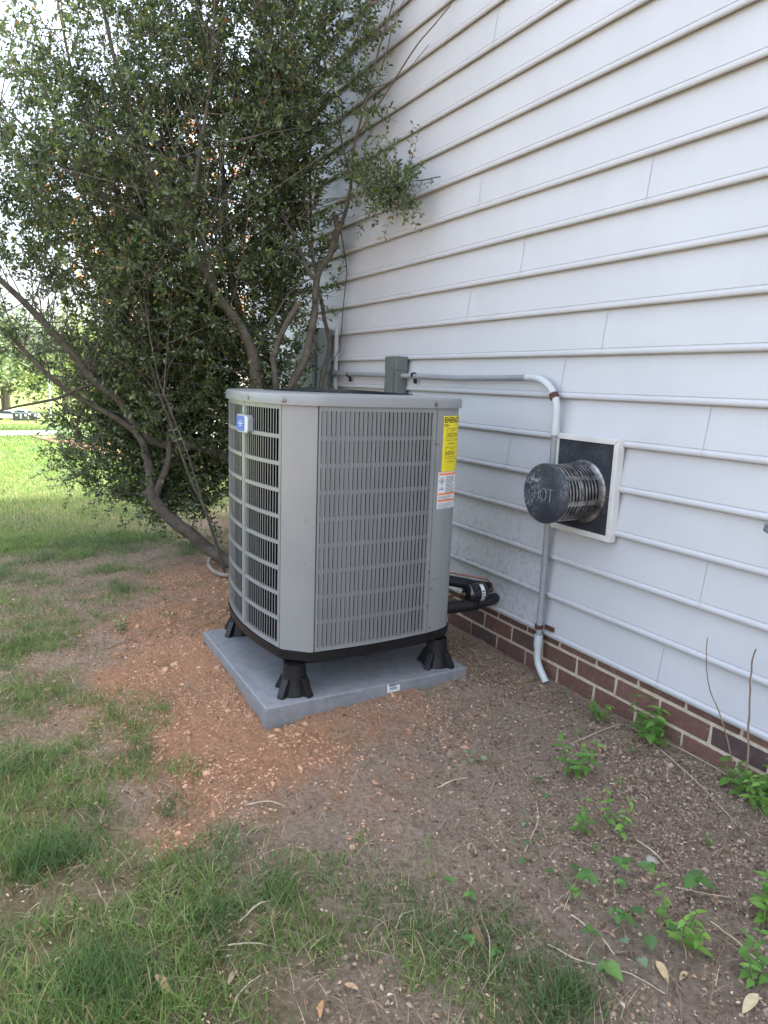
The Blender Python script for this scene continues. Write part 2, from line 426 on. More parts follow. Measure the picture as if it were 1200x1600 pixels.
def ground_material():
    m, t, b = newmat('ground_soil')
    a = N(t, 'ShaderNodeVertexColor', layer_name='Col')
    s = t.nodes.new('ShaderNodeSeparateColor'); t.links.new(a.outputs[0], s.inputs[0])
    tc = t.nodes.new('ShaderNodeTexCoord'); O = tc.outputs['Object']
    n1 = noise(t, 55, 6, .7, vec=O); n2 = noise(t, 3.0, 5, .6, vec=O); n3 = noise(t, 9, 6, .65, vec=O)
    soil = ramp(t, n1.outputs['Fac'], [(.25, (.135, .098, .070)), (.5, (.305, .232, .172)), (.75, (.44, .352, .272))])
    clay = ramp(t, n1.outputs['Fac'], [(.25, (.225, .115, .060)), (.5, (.405, .215, .120)), (.75, (.53, .32, .195))])
    turf = ramp(t, n1.outputs['Fac'], [(.25, (.10, .088, .045)), (.5, (.19, .155, .085)), (.75, (.31, .25, .16))])
    def soft(out, nz, k, lo, hi):
        ad = N(t, 'ShaderNodeMath', operation='MULTIPLY_ADD'); ad.inputs[1].default_value = k
        sb = N(t, 'ShaderNodeMath', operation='SUBTRACT'); sb.inputs[1].default_value = .5
        t.links.new(nz, sb.inputs[0]); t.links.new(sb.outputs[0], ad.inputs[0]); t.links.new(out, ad.inputs[2])
        mr = N(t, 'ShaderNodeMapRange', clamp=True, interpolation_type='SMOOTHSTEP')
        mr.inputs[1].default_value = lo; mr.inputs[2].default_value = hi
        t.links.new(ad.outputs[0], mr.inputs[0]); return mr.outputs[0]
    m1 = N(t, 'ShaderNodeMix', data_type='RGBA')
    t.links.new(soft(s.outputs[1], n3.outputs['Fac'], 1.1, .1, .9), m1.inputs[0])
    t.links.new(soil.outputs[0], m1.inputs[6]); t.links.new(clay.outputs[0], m1.inputs[7])
    m2 = N(t, 'ShaderNodeMix', data_type='RGBA')
    t.links.new(soft(s.outputs[0], n3.outputs['Fac'], .8, .25, .95), m2.inputs[0])
    t.links.new(m1.outputs[2], m2.inputs[6]); t.links.new(turf.outputs[0], m2.inputs[7])
    # far ground is lawn
    sx = t.nodes.new('ShaderNodeSeparateXYZ'); t.links.new(O, sx.inputs[0])
    mr = N(t, 'ShaderNodeMapRange', clamp=True); mr.inputs[1].default_value = -6.5; mr.inputs[2].default_value = -12
    t.links.new(sx.outputs[0], mr.inputs[0])
    lawn = ramp(t, n2.outputs['Fac'], [(.3, (.10, .15, .035)), (.7, (.16, .20, .06))])
    m3 = N(t, 'ShaderNodeMix', data_type='RGBA')
    t.links.new(mr.outputs[0], m3.inputs[0]); t.links.new(m2.outputs[2], m3.inputs[6]); t.links.new(lawn.outputs[0], m3.inputs[7])
    t.links.new(m3.outputs[2], b.inputs['Base Color'])
    b.inputs['Roughness'].default_value = .95; b.inputs['Specular IOR Level'].default_value = .15
    n4 = noise(t, 85, 6, .78, vec=O); bp = N(t, 'ShaderNodeBump', Strength=1.0, Distance=.022)
    t.links.new(n4.outputs['Fac'], bp.inputs['Height']); t.links.new(bp.outputs[0], b.inputs['Normal'])
    return m
M_ground = ground_material()
tag(link('ground', big_mesh('ground', V, F, M_ground, True, pc)), kind='structure')

# ------------------------------------------------------------------ house
ZN = lambda n: 1.62+n*.2032
HX0, HX1 = -7.25, 5.0
house = empty('house', (0, 0, 0), 0, 'house wall of pale grey horizontal siding above a red brick foundation', 'house')
PROF = [(.014, .0122), (.002, .0128), (0.0, .0140), (0.0, .0200), (.0015, .0232), (.006, .0256), (.012, .0265), (.018, .0260), (.0225, .0242), (.0255, .0214), (.0270, .0165), (.0292, .0165),
        (.0312, .0192), (.06, .0162), (.10, .0116), (.15, .0056), (.2032, -.0008), (.2450, -.0058)]
seams = {8: [-3.30], 6: [-4.9], 4: [-3.35], 3: [-2.165, -5.9], 1: [-3.40], 0: [-2.335, -6.0], -2: [-1.756], -5: [-1.686, -5.3], 7: [-1.0], 9: [-4.7, -1.2], 10: [-3.0], 5: [-.6]}
for n in range(-7, 20):
    sm = [s for s in seams.get(n, [])]
    lo = min(sm) if sm else -3.66*.5-.37*((n*7) % 5)-3.3
    if not sm: sm = [lo]
    while min(sm)-3.66 > HX0: sm.append(min(sm)-3.66)
    while max(sm)+3.66 < HX1: sm.append(max(sm)+3.66)
    xs = [HX0]+sorted(s for s in sm if HX0+.1 < s < HX1-.1)+[HX1]
    for k in range(len(xs)-1):
        a, bb = xs[k], xs[k+1]
        off = .0016*(k % 2)
        if k: a -= .02 if off else 0
        if not off and k < len(xs)-2: bb += .0
        m = max(3, int((bb-a)/.22)); X = np.linspace(a, bb, m+1)
        wob = .0011*(fbm(X, np.full(m+1, n*3.7), 1.7, 2, 31)-.5)*2
        zwob = .0013*(fbm(X, np.full(m+1, n*5.1), .8, 2, 37)-.5)*2
        V = []; p = len(PROF)
        for i, x in enumerate(X):
            for (h, o) in PROF:
                belly = math.sin(min(1, max(0, (h-.03)/.17))*math.pi)
                V.append((x, .0265-o-off+wob[i]*(.4+belly*1.6), ZN(n)+h+zwob[i]))
        F = [(i*p+j, i*p+j+1, (i+1)*p+j+1, (i+1)*p+j) for i in range(m) for j in range(p-1)]
        F = [f[::-1] for f in F]
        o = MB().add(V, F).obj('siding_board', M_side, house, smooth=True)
# core, foundation, other walls
MB().box((HX0+.02, .055, ZN(-7)-.01), (HX1-.02, 7.0, ZN(20)-.02)).obj('wall_core', M_trim, house)
MB().box((HX0-.09, -.012, ZN(-7)+.002), (HX0+.005, .10, ZN(20))).obj('corner_trim', M_trim, house)
MB().box((HX0, .016, ZN(-7)-.008), (HX1, .05, ZN(-7)-.001)).obj('starter_strip', M_trim, house)
MB().box((HX0+.03, .031, -.4), (HX1-.03, 6.9, ZN(-7)-.013)).obj('mortar', M_mortar, house)
bl = .2500; bh = .0955; j = .0165
bm_cache = []
for v in range(6):
    V = []; hw, hh = (bl-j)/2, (bh-j)/2
    mb = MB().box((-hw, 0, -hh), (hw, .03, hh)); mb.v = [(x+random.uniform(-.004, .004), y+(random.uniform(-.0012, .0012) if y < .01 else 0), z+random.uniform(-.0032, .0032)) for x, y, z in mb.v]
    bm_cache.append(mb.mesh('brick', M_brick, bevel=.003, seg=1))
    mt_ = MB(); mt_.v = [(x_, y_, min(z_, -.006)) for x_, y_, z_ in mb.v]; mt_.f = mb.f
    bm_cache.append(mt_.mesh('brick', M_brick, bevel=.002, seg=1))
for c, (zc_, ph) in enumerate([(.1475+bh/2, -1.455), (.1475-bh/2, -1.58), (.1475-1.5*bh, -1.455), ]):
    x = ph + bl*30
    while x > HX0+.1:
        x -= bl
        if x-bl/2 > HX1-.1 or x > 1.6 or x < HX0+.15: continue
        link('brick', bm_cache[2*random.randrange(6)+(1 if c == 0 else 0)], house, (x+bl/2, .0255+random.uniform(-.0015, .0015), zc_))
# roof with eave
MB().add([(HX0-.3, -.35, ZN(20)-.02), (HX1+.3, -.35, ZN(20)-.02), (HX1+.3, 3.6, ZN(20)+2.2), (HX0-.3, 3.6, ZN(20)+2.2), (HX0-.3, 7.3, ZN(20)-.02), (HX1+.3, 7.3, ZN(20)-.02)],
         [(0, 1, 2, 3), (3, 2, 5, 4), (0, 3, 4), (1, 5, 2), (0, 4, 5, 1)]).obj('roof', pmat('roof_shingle', (.07, .07, .075), (.11, .11, .11), .9, scale=10), house)

# ------------------------------------------------------------------ equipment pad
px0, py0, px1, py1 = PAD
pad = empty('equipment_pad', (0, 0, 0), 0, 'flat blue-grey plastic pad on the soil under the condenser', 'pad')
MB().box((px0, py0, -.05), (px1, py1, .08)).obj('slab', M_pad, pad, smooth=True, bevel=.008, seg=3)
for k, yy in enumerate((-1.16, -.86)):
    MB().box((px1-.0005, yy-.08 if k == 0 else yy-.045, .066 if k == 0 else .066), (px1+.0022, yy+.08 if k == 0 else yy+.03, .076)).obj('edge_rib', M_pad, pad, bevel=.001)
st = MB().box((px1-.001, -.912, .035), (px1+.0018, -.845, .075)).obj('sticker', M_white_l, pad)
tag(st, 'small white printed sticker on pad edge')
for k in range(9):
    MB().box((px1+.001, -.900+k*.0046, .046), (px1+.0024, -.8985+k*.0046+.0015*(k % 2), .060)).obj('bar_mark', M_ink, st)
MB().box((px1+.001, -.900, .064), (px1+.0024, -.868, .067)).obj('print_line', M_ink, st)

# ------------------------------------------------------------------ condenser unit
UC = (-3.10, -.95)
unit = empty('condenser_unit', (UC[0], UC[1], .08), 0, 'tall grey outdoor air conditioner condenser with louvred sides on black feet', 'air conditioner')
ZO = -.08                         # local z offset (unit empty sits on the pad top)
def arc(p, q, sag, n=24):
    p = np.array(p); q = np.array(q); d = q-p; L = np.linalg.norm(d); nrm = np.array([d[1], -d[0]])/L
    t_ = np.linspace(0, 1, n+1)
    return [tuple(p+d*u+nrm*sag*4*u*(1-u)) for u in t_]
faces = {'front': arc((.477, -.324), (.474, .269), .017), 'right': arc((.352, .451), (-.352, .451), .037),
         'back': arc((-.470, .33), (-.470, -.33), .02), 'left': arc((-.352, -.451), (.374, -.442), .042)}
corners = {'front_right': [(.474, .269), (.463, .33), (.443, .388), (.425, .417), (.395, .440), (.352, .451)],
           'back_right': [(-.352, .451), (-.470, .33)], 'back_left': [(-.470, -.33), (-.352, -.451)],
           'front_left': [(.374, -.442), (.392, -.434), (.470, -.345), (.477, -.324)]}
outline = []
for a_, b_ in (('front', 'front_right'), ('right', 'back_right'), ('back', 'back_left'), ('left', 'front_left')):
    outline += faces[a_][:-1] + corners[b_][:-1]
def offset(poly, d):
    P = np.array(poly); n = len(P); out = []
    for i in range(n):
        a_ = P[i]-P[i-1]; b_ = P[(i+1) % n]-P[i]
        na = np.array([a_[1], -a_[0]])/np.linalg.norm(a_); nb = np.array([b_[1], -b_[0]])/np.linalg.norm(b_)
        m_ = na+nb; m_ /= np.linalg.norm(m_)
        out.append(tuple(P[i]+m_*d/max(.5, m_@na)))
    return out
ZB, ZT = .28+ZO, 1.355+ZO
# base pan
p0 = offset(outline, .004); p1 = offset(outline, -.02)
mb = MB(); mb.prism(p1, ZB-.058, ZB-.040, p0); mb.prism(p0, ZB-.040, ZB-.001); mb.obj('base_pan', M_black, unit, smooth=True)
mb = MB(); mb.prism(offset(outline, .007), ZB-.012, ZB-.002); mb.obj('pan_lip', M_black, unit, smooth=True)
# inner coil
mb = MB(); mb.prism(offset(outline, -.034), ZB, ZT); mb.obj('coil', M_coil, unit)
# corner posts
for nme, pts in corners.items():
    P = np.array(pts); V = []; n = len(P)
    inner = []
    for i in range(n):
        c_ = -P[i]/np.linalg.norm(P[i]); inner.append(P[i]+c_*.03)
    poly = [tuple(p) for p in P]+[tuple(p) for p in inner[::-1]]
    z0 = ZB+.001
    MB().prism(poly, z0, ZT-.001).obj('corner_post', M_unit, unit, smooth=True)
def along(pts, s):
    P = np.array(pts); L = np.hypot(*np.diff(P, axis=0).T); cs = np.concatenate([[0], np.cumsum(L)])
    s = min(max(s, 0), cs[-1]-1e-9); i = int(np.searchsorted(cs, s, 'right')-1); u = (s-cs[i])/L[i]
    t_ = (P[i+1]-P[i])/L[i]
    return P[i]+(P[i+1]-P[i])*u, t_, np.array([t_[1], -t_[0]])
def length(pts): return float(np.hypot(*np.diff(np.array(pts), axis=0).T).sum())
def strip(pts, s0, s1, z0, z1, out0, out1, n=10):
    """solid band following the outline, between offsets out0 (inner) and out1 (outer)"""
    V = []
    for i in range(n+1):
        p, t_, nn = along(pts, s0+(s1-s0)*i/n)
        for (o, z) in ((out0, z0), (out1, z0), (out1, z1), (out0, z1)):
            V.append((*(p+nn*o), z))
    F = [(3, 2, 1, 0), (4*n, 4*n+1, 4*n+2, 4*n+3)]
    for i in range(n):
        a_ = 4*i; b_ = a_+4
        for k in range(4): F.append((a_+k, a_+(k+1) % 4, b_+(k+1) % 4, b_+k))
    return MB().add(V, F)
# slat section (local: x along tangent, y outwards, z up), shared mesh
def slat_mesh(H, pitch, fin=True):
    w1 = pitch*.36
    if not fin:
        return MB().box((w1*.25, -.0008, 0), (w1*.82, 0, H)).mesh('slat', M_unit)
    poly = [(0, 0), (w1, 0), (w1, -.0012), (.0006, -.0014), (-.0122, -.0088), (-.0128, -.0080), (-.0004, -.0008)]
    V = [(x, y, 0) for x, y in poly]+[(x, y, H) for x, y in poly]; n = len(poly)
    F = [tuple(range(n)), tuple(range(2*n-1, n-1, -1))]+[(i, n+i, n+(i+1) % n, (i+1) % n) for i in range(n)]
    return MB().add(V, F).mesh('slat', M_unit)
PZ0, PZ1 = ZB+.022, ZT-.022
def louvre(face, s0, s1, nslots, first=True):
    pts = faces[face]; pan = empty('louvre_panel'); pan.parent = unit
    st_ = .010
    for (a_, b_) in ((s0, s0+st_), (s1-st_, s1)):
        strip(pts, a_, b_, ZB+.002, ZT-.002, -.014, .0006, 2).obj('stile', M_unit, pan, smooth=True)
    strip(pts, s0+st_, s1-st_, ZB+.002, PZ0, -.014, .0004, 12).obj('rail', M_unit, pan, smooth=True)
    strip(pts, s0+st_, s1-st_, PZ1, ZT-.002, -.014, .0004, 12).obj('rail', M_unit, pan, smooth=True)
    L = s1-s0-2*st_; pitch = L/nslots
    for k in range(1, 9):
        z = PZ0+(PZ1-PZ0)*k/9
        strip(pts, s0+st_*.5, s1-st_*.5, z-.0082, z+.0082, -.008, .0020, 14).obj('crossbar', M_unit, pan, smooth=True)
    me = slat_mesh(PZ1-PZ0, pitch, face in ('front', 'right'))
    for k in range(nslots):
        p, t_, nn = along(pts, s0+st_+pitch*(k+1)-pitch*.36)
        o = link('slat', me, pan, (p[0], p[1], PZ0), (0, 0, math.atan2(t_[1], t_[0])+R_(random.uniform(-2.5, 2.5))))
    return pan
louvre('front', .006, length(faces['front'])-.006, 27)
Ll = length(faces['left'])
louvre('left', .005, Ll*.5-.012, 15); louvre('left', Ll*.5+.012, Ll-.005, 15)
strip(faces['left'], Ll*.5-.011, Ll*.5+.011, ZB+.002, ZT-.002, -.014, .002, 3).obj('mullion', M_unit, unit, smooth=True)
Lr = length(faces['right']); louvre('right', .01, Lr-.01, 30)
Lb = length(faces['back']); louvre('back', .01, Lb-.01, 27)
# cap
capo = offset(outline, .013)
mb = MB(); rings = [(capo, ZT-.002), (offset(outline, .0135), ZT+.030), (offset(outline, .010), ZT+.040), (offset(outline, .001), ZT+.0455), (offset(outline, -.05), ZT+.0475)]
n = len(capo); V = []; F = []
for poly, z in rings: V += [(x, y, z) for x, y in poly]
for k in range(len(rings)-1):
    for i in range(n): F.append((k*n+i, k*n+(i+1) % n, (k+1)*n+(i+1) % n, (k+1)*n+i))
# top surface to circular opening
b0 = (len(rings)-1)*n
cir = []
for (x, y) in rings[-1][0]:
    a_ = math.atan2(y, x); cir.append((a_))
for rr, z in ((.375, ZT+.050), (.36, ZT+.044), (.355, ZT+.02)):
    o_ = len(V); V += [(rr*math.cos(a_), rr*math.sin(a_), z) for a_ in cir]
    for i in range(n): F.append((b0+i, b0+(i+1) % n, o_+(i+1) % n, o_+i))
    b0 = o_
F.append(tuple(reversed(range(n))))
capob = MB().add(V, F).obj('cap', M_unit, unit, smooth=True)
# fan guard
for k in range(1, 8):
    r_ = .05*k; pts = [(r_*math.cos(a_), r_*math.sin(a_), ZT+.050+.012*(1-(r_/.36)**2)) for a_ in np.linspace(0, 2*math.pi, 49)]
    MB().tube(pts, .0022, 5, False).obj('guard_ring', M_black, capob, smooth=True)
for k in range(10):
    a_ = 2*math.pi*k/10
    MB().tube([(.04*math.cos(a_), .04*math.sin(a_), ZT+.0615), (.37*math.cos(a_), .37*math.sin(a_), ZT+.0505)], .0025, 5).obj('guard_spoke', M_black, capob)
mb = MB(); prof = [(.0, .062), (.09, .060), (.125, .054), (.13, .030)]
V = []; F = []; m_ = 32
for (r_, z) in prof: V += [(r_*math.cos(2*math.pi*i/m_), r_*math.sin(2*math.pi*i/m_), ZT+z) for i in range(m_)]
for k in range(3): F += [(k*m_+i, k*m_+(i+1) % m_, (k+1)*m_+(i+1) % m_, (k+1)*m_+i) for i in range(m_)]
mb.add(V, [f[::-1] for f in F]).obj('motor_cover', pmat('motor_cover_blue', (.20, .24, .30), None, .3), capob, smooth=True)
# screws
def screw_at(pts, s, z, r_=.007, par=unit, off_=.0015):
    p, t_, nn = along(pts, s); c_ = Vector((*(p+nn*off_), z)); d_ = Vector((nn[0], nn[1], 0))
    MB().tube([c_-d_*.002, c_+d_*.0015, c_+d_*.003], [r_*1.35, r_*1.3, r_*.6], 10).obj('screw', M_screw, par, smooth=True)
ring_closed = outline+[outline[0]]
cap_c = capo+[capo[0]]
def s_near(pts, q):
    P = np.array(pts); L = np.hypot(*np.diff(P, axis=0).T); cs = np.concatenate([[0], np.cumsum(L)])
    return cs[np.argmin(np.hypot(P[:, 0]-q[0], P[:, 1]-q[1]))]
for q in ((.435, -.40), (.478, .255), (.09, -.50)): screw_at(cap_c, s_near(cap_c, q)+.002, ZT+.016, .008, capob, .001)
Lf = length(faces['front'])
fr_c = faces['front']+corners['front_right'][1:]
for z in (1.19, .585, .42): screw_at(fr_c, Lf-.005, z+ZO, .0045, unit, .001)
for z in (.50, .305): screw_at(fr_c, Lf+.016, z+ZO, .0045, unit, .001)
# service cover seam on the right post: slightly proud lower cover
strip(fr_c, Lf+.004, Lf+.150, ZB+.004, .545+ZO, -.004, .0022, 12).obj('service_cover', M_unit, unit, smooth=True)
strip(fr_c, Lf+.002, Lf+.150, .5465+ZO, ZT-.008, -.004, .0016, 12).obj('access_panel', M_unit, unit, smooth=True)
# labels on the post
def wrap_text(txt, size, s0, z0, out, mat, par, bold=0, name='lettering', sx=1.0):
    me = text_mesh(txt, size, mat, bold)
    for v in me.vertices:
        p, t_, nn = along(fr_c, s0+v.co.x*sx); v.co = Vector((*(p+nn*out), z0+v.co.y))
    me.update(); return link(name, me, par)
def wrap_bar(s0, s1, z0, z1, out, mat, par, name): return strip(fr_c, s0, s1, z0, z1, out-.0004, out, 8).obj(name, mat, par)
yl = strip(fr_c, Lf+.040, Lf+.195, 1.060+ZO, 1.318+ZO, .0017, .0026, 14).obj('energy_label', M_yellow, unit)
tag(yl, 'yellow energy guide label with black print')
o1 = .0030
wrap_text('ENERGYGUIDE', .034, Lf+.044, 1.288+ZO, o1, M_ink, yl, .0010, sx=.92)
for k in range(3): wrap_bar(Lf+.044, Lf+.07+.012*(k % 2), 1.279-.005*k+ZO, 1.2810-.005*k+ZO, o1, M_ink, yl, 'print_line')
def frame(s0, s1, z0, z1, mat, par):
    e = .0016
    wrap_bar(s0, s1, z0, z0+e, o1, mat, par, 'print_line'); wrap_bar(s0, s1, z1-e, z1, o1, mat, par, 'print_line')
    wrap_bar(s0, s0+e, z0, z1, o1, mat, par, 'print_line')
frame(Lf+.062, Lf+.165, 1.205+ZO, 1.260+ZO, M_ink, yl); frame(Lf+.058, Lf+.165, 1.120+ZO, 1.175+ZO, M_ink, yl)
wrap_text('SEER2', .010, Lf+.095, 1.248+ZO, o1, M_ink, yl); wrap_text('15.2-17.1', .022, Lf+.066, 1.222+ZO, o1, M_ink, yl, .0005)
wrap_text('HSPF2', .010, Lf+.092, 1.163+ZO, o1, M_ink, yl); wrap_text('8.2-9.4', .022, Lf+.062, 1.137+ZO, o1, M_ink, yl, .0005)
for z in (1.238, 1.212, 1.153, 1.128, 1.192, 1.187, 1.108, 1.103): wrap_bar(Lf+.075, Lf+.125, z+ZO, z+.0016+ZO, o1, M_ink, yl, 'print_line')
wl = strip(fr_c, Lf+.022, Lf+.165, .885+ZO, 1.058+ZO, .0017, .0024, 14).obj('warning_label', M_white_l, unit)
tag(wl, 'white warning label with orange bands')
for z in (1.044, .950, .918): wrap_bar(Lf+.026, Lf+.16, z+ZO, z+.009+ZO, o1, M_orange, wl, 'orange_band')
pc_, t_, nn = along(fr_c, Lf+.045)
dv = []; 
for (a_, b_) in ((0, .019), (.019, 0), (0, -.019), (-.019, 0)): 
    p, t2, n2 = along(fr_c, Lf+.047+a_); dv.append((*(p+n2*o1), 1.017+b_+ZO))
dvi = []
for (a_, b_) in ((0, .0155), (.0155, 0), (0, -.0155), (-.0155, 0)):
    p, t2, n2 = along(fr_c, Lf+.047+a_); dvi.append((*(p+n2*o1), 1.017+b_+ZO))
MB().add(dv+dvi, [(i, (i+1) % 4, 4+(i+1) % 4, 4+i) for i in range(4)]).obj('diamond_symbol', M_ink, wl)
fl = []
for (a_, b_) in ((-.004, -.006), (.004, -.006), (.006, 0), (.003, .002), (.002, .009), (-.003, .003), (-.006, .001)):
    p, t2, n2 = along(fr_c, Lf+.047+a_); fl.append((*(p+n2*o1), 1.017+b_+ZO))
MB().add(fl, [tuple(range(7))]).obj('flame_symbol', M_ink, wl)
wrap_text('A2L', .010, Lf+.040, .985+ZO, o1, M_ink, wl); wrap_text('R-454B', .010, Lf+.030, .975+ZO, o1, M_ink, wl, .0003)
random.seed(3)
for k in range(13):
    z = 1.034-.0062*k
    wrap_bar(Lf+.074, Lf+random.uniform(.12, .155), z+ZO, z+.0030+ZO, o1, M_grayink, wl, 'print_line')
for k in range(4): wrap_bar(Lf+.030, Lf+random.uniform(.10, .15), .938-.0055*k+.004+ZO, .9405-.0055*k+.004+ZO, o1, M_grayink, wl, 'print_line')
for k in range(5): wrap_bar(Lf+.028, Lf+random.uniform(.09, .15), .908-.005*k+ZO, .9102-.005*k+ZO, o1, M_grayink, wl, 'print_line')
# badge on the left face
P_, t_, nn = along(faces['left'], Ll*.5+.035)
bang = math.atan2(t_[1], t_[0])
badge = empty('badge', (P_[0], P_[1], 1.252+ZO), bang); badge.parent = unit
def rrect(w_, h_, r_, n=5):
    out = []
    for cx, cy, a0 in ((w_/2-r_, h_/2-r_, 0), (-w_/2+r_, h_/2-r_, 90), (-w_/2+r_, -h_/2+r_, 180), (w_/2-r_, -h_/2+r_, 270)):
        for k in range(n+1): a_ = R_(a0+90*k/n); out.append((cx+r_*math.cos(a_), cy+r_*math.sin(a_)))
    return out
def plate(poly, y0, y1, name, mat, par):
    n = len(poly)
    V = [(x, y0, z) for x, z in poly]+[(x, y1, z) for x, z in poly]
    F = [tuple(range(n)), tuple(range(2*n-1, n-1, -1))]+[(i, n+i, n+(i+1) % n, (i+1) % n) for i in range(n)]
    return MB().add(V, F).obj(name, mat, par)
plate(rrect(.150, .082, .02), -.020, .004, 'badge_body', M_badge, badge)
plate(rrect(.138, .070, .016), -.0215, -.019, 'badge_face', M_bsilver, badge)
plate([(x-.018, z) for x, z in rrect(.100, .068, .012)], -.0228, -.0212, 'badge_emblem', M_blue, badge)
for k, (zz, ww_) in enumerate(((.010, .02), (.0, .060), (-.010, .028))):
    MB().box((-.018-ww_/2, -.0236, zz-.0018), (-.018+ww_/2, -.0227, zz+.0018)).obj('badge_lettering', M_white_l, badge)
# feet
def foot(x, y, rz):
    ft = empty('foot', (x, y, 0), rz); ft.parent = unit
    n = 12; mb = MB(); V = []; F = []
    for (r_, z) in ((.070, 0), (.068, .012), (.056, .055), (.050, .142)): V += [(r_*math.cos(2*math.pi*i/n), r_*math.sin(2*math.pi*i/n), z) for i in range(n)]
    for k in range(3): F += [(k*n+i, k*n+(i+1) % n, (k+1)*n+(i+1) % n, (k+1)*n+i) for i in range(n)]
    F += [tuple(range(n-1, -1, -1)), tuple(range(3*n, 4*n))]
    mb.add(V, F).obj('foot_pillar', M_black, ft, smooth=True)
    for k in range(4):
        a_ = math.pi/2*k; c_, s_ = math.cos(a_), math.sin(a_)
        pr = [(.045, 0), (.100, 0), (.095, .016), (.062, .078), (.045, .080)]
        V = []
        for t2 in (-.016, .016): V += [(r_*c_-t2*s_, r_*s_+t2*c_, z) for r_, z in pr]
        F = [(0, 1, 2, 3, 4)[::-1], (5, 6, 7, 8, 9)]+[(i, (i+1) % 5, 5+(i+1) % 5, 5+i) for i in range(5)]
        MB().add(V, F).obj('gusset', M_black, ft, bevel=.002)
for (x, y, rz) in ((-2.690, -1.335, .5), (-2.690, -.575, .5), (-3.50, -1.33, .5), (-3.50, -.575, .5)):
    foot(x-UC[0], y-UC[1], rz)

# ------------------------------------------------------------------ refrigerant lines
fd = empty('filter_drier', (-2.94, -.16, .33), 0, 'black cylinder filter drier with white sticker on copper line', 'filter drier'); fd.scale = (1.15, 1.0, 1.15)
def lathe_y(prof, n=20):
    V = []; F = []
    for (r_, y) in prof: V += [(r_*math.cos(2*math.pi*i/n), y, r_*math.sin(2*math.pi*i/n)) for i in range(n)]
    for k in range(len(prof)-1): F += [(k*n+i, k*n+(i+1) % n, (k+1)*n+(i+1) % n, (k+1)*n+i) for i in range(n)]
    return MB().add(V, F)
lathe_y([(.002, -.075), (.012, -.075), (.030, -.070), (.044, -.056), (.0465, -.045), (.0465, .045), (.044, .056), (.030, .068), (.002, .072)]).obj('canister', pmat('drier_gloss', (.012, .012, .014), None, .16, coat=.6), fd, smooth=True)
V = []; F = []
for i in range(9):
    a_ = R_(-70+18*i-5); V += [(.0472*math.cos(a_), .006, .0472*math.sin(a_)), (.0472*math.cos(a_), .030, .0472*math.sin(a_))]
F = [(2*i, 2*i+1, 2*i+3, 2*i+2) for i in range(8)]
sl = MB().add(V, F).obj('sticker', M_white_l, fd)
for k in range(5):
    V = []
    for a_ in (R_(-45+16*k), R_(-38+16*k)): V += [(.0477*math.cos(a_), .010, .0477*math.sin(a_)), (.0477*math.cos(a_), .026, .0477*math.sin(a_))]
    MB().add(V, [(0, 1, 3, 2)]).obj('print_line', M_ink, sl)
MB().tube([(0, -.36, -.004), (0, -.2, 0), (0, -.07, 0)], .0058, 8).obj('copper_pipe', M_copper, fd, smooth=True)
MB().tube([(0, .068, 0), (0, .10, .002), (.0, .115, .012), (-.01, .12, .03), (-.03, .10, .05), (-.10, -.06, .075), (-.2, -.22, .09)], .0048, 8).obj('copper_pipe', M_copper, fd, smooth=True)
MB().tube([(0, -.085, 0), (0, -.068, 0)], .010, 10).obj('fitting', pmat('brass', (.35, .27, .14), None, .3, .8), fd)
s1_ = empty('insulated_line', (-2.94, -.2, .27), 0, 'thick black foam-wrapped pipe below the filter drier', 'pipe')
pts = [(.02, -.30, .00), (.02, -.15, .004), (.015, -.02, -.002), (.01, .08, .004), (.0, .16, .006), (-.02, .20, .004)]
MB().tube(pts, [.030, .033, .034, .031, .033, .029], 14).obj('foam_sleeve', M_foam, s1_, smooth=True)
for yy in (-.12, .0, .03): MB().tube([(.018, yy, .002), (.0165, yy+.012, .001)], .0352, 14).obj('tape_band', M_foam, s1_, smooth=True)
s2_ = empty('insulated_line', (-3.05, -.2, .38), 0, 'black foam-wrapped pipe behind the filter drier running into the unit', 'pipe')
MB().tube([(.0, -.30, .03), (.02, -.16, .03), (.06, -.02, .0), (.05, .08, -.03), (.03, .2, -.06)], .030, 14).obj('foam_sleeve', M_foam, s2_, smooth=True)

# ------------------------------------------------------------------ conduit
con = empty('conduit', (0, 0, 0), 0, 'grey pipe conduit running along the siding and down past the flue vent', 'conduit')
CY = -.034
MB().tube([(-5.16, CY, 1.522), (-4.17, CY, 1.512), (-4.0, CY, 1.511)], .0165, 14).obj('pipe', M_conduit, con, smooth=True)
MB().tube([(-4.0, CY, 1.511), (-3.4, CY-.002, 1.502), (-2.76, CY, 1.511)], .0165, 14).obj('pipe', M_conduit, con, smooth=True)
ec = (-2.765, 1.365); pts = []
for k in range(10):
    a_ = R_(90-90*k/9)*1.0
    pts.append((-2.745+.175*math.cos(a_)+.02*(k/9), CY, 1.512-.155+.155*math.sin(a_)))
pts = [(-2.79, CY, 1.512)]+pts+[(-2.551, CY, 1.285)]
MB().tube(pts, .0190, 14).obj('elbow', M_conwhite, con, smooth=True)
MB().tube([(-2.551, CY, 1.29), (-2.551, CY, 1.235)], .0225, 14).obj('coupling', M_conwhite, con, smooth=True)
MB().tube([(-2.551, CY, 1.25), (-2.548, CY, .75), (-2.548, CY, .18)], .0165, 14).obj('pipe', M_conduit, con, smooth=True)
MB().tube([(-2.548, CY, .20), (-2.548, CY, .135)], .0225, 14).obj('coupling', M_conwhite, con, smooth=True)
MB().tube([(-2.548, CY, .16), (-2.546, CY, .08), (-2.535, CY, .045), (-2.510, CY, .012), (-2.485, CY, -.012), (-2.47, CY, -.03)], .0185, 14).obj('elbow', M_conwhite, con, smooth=True)
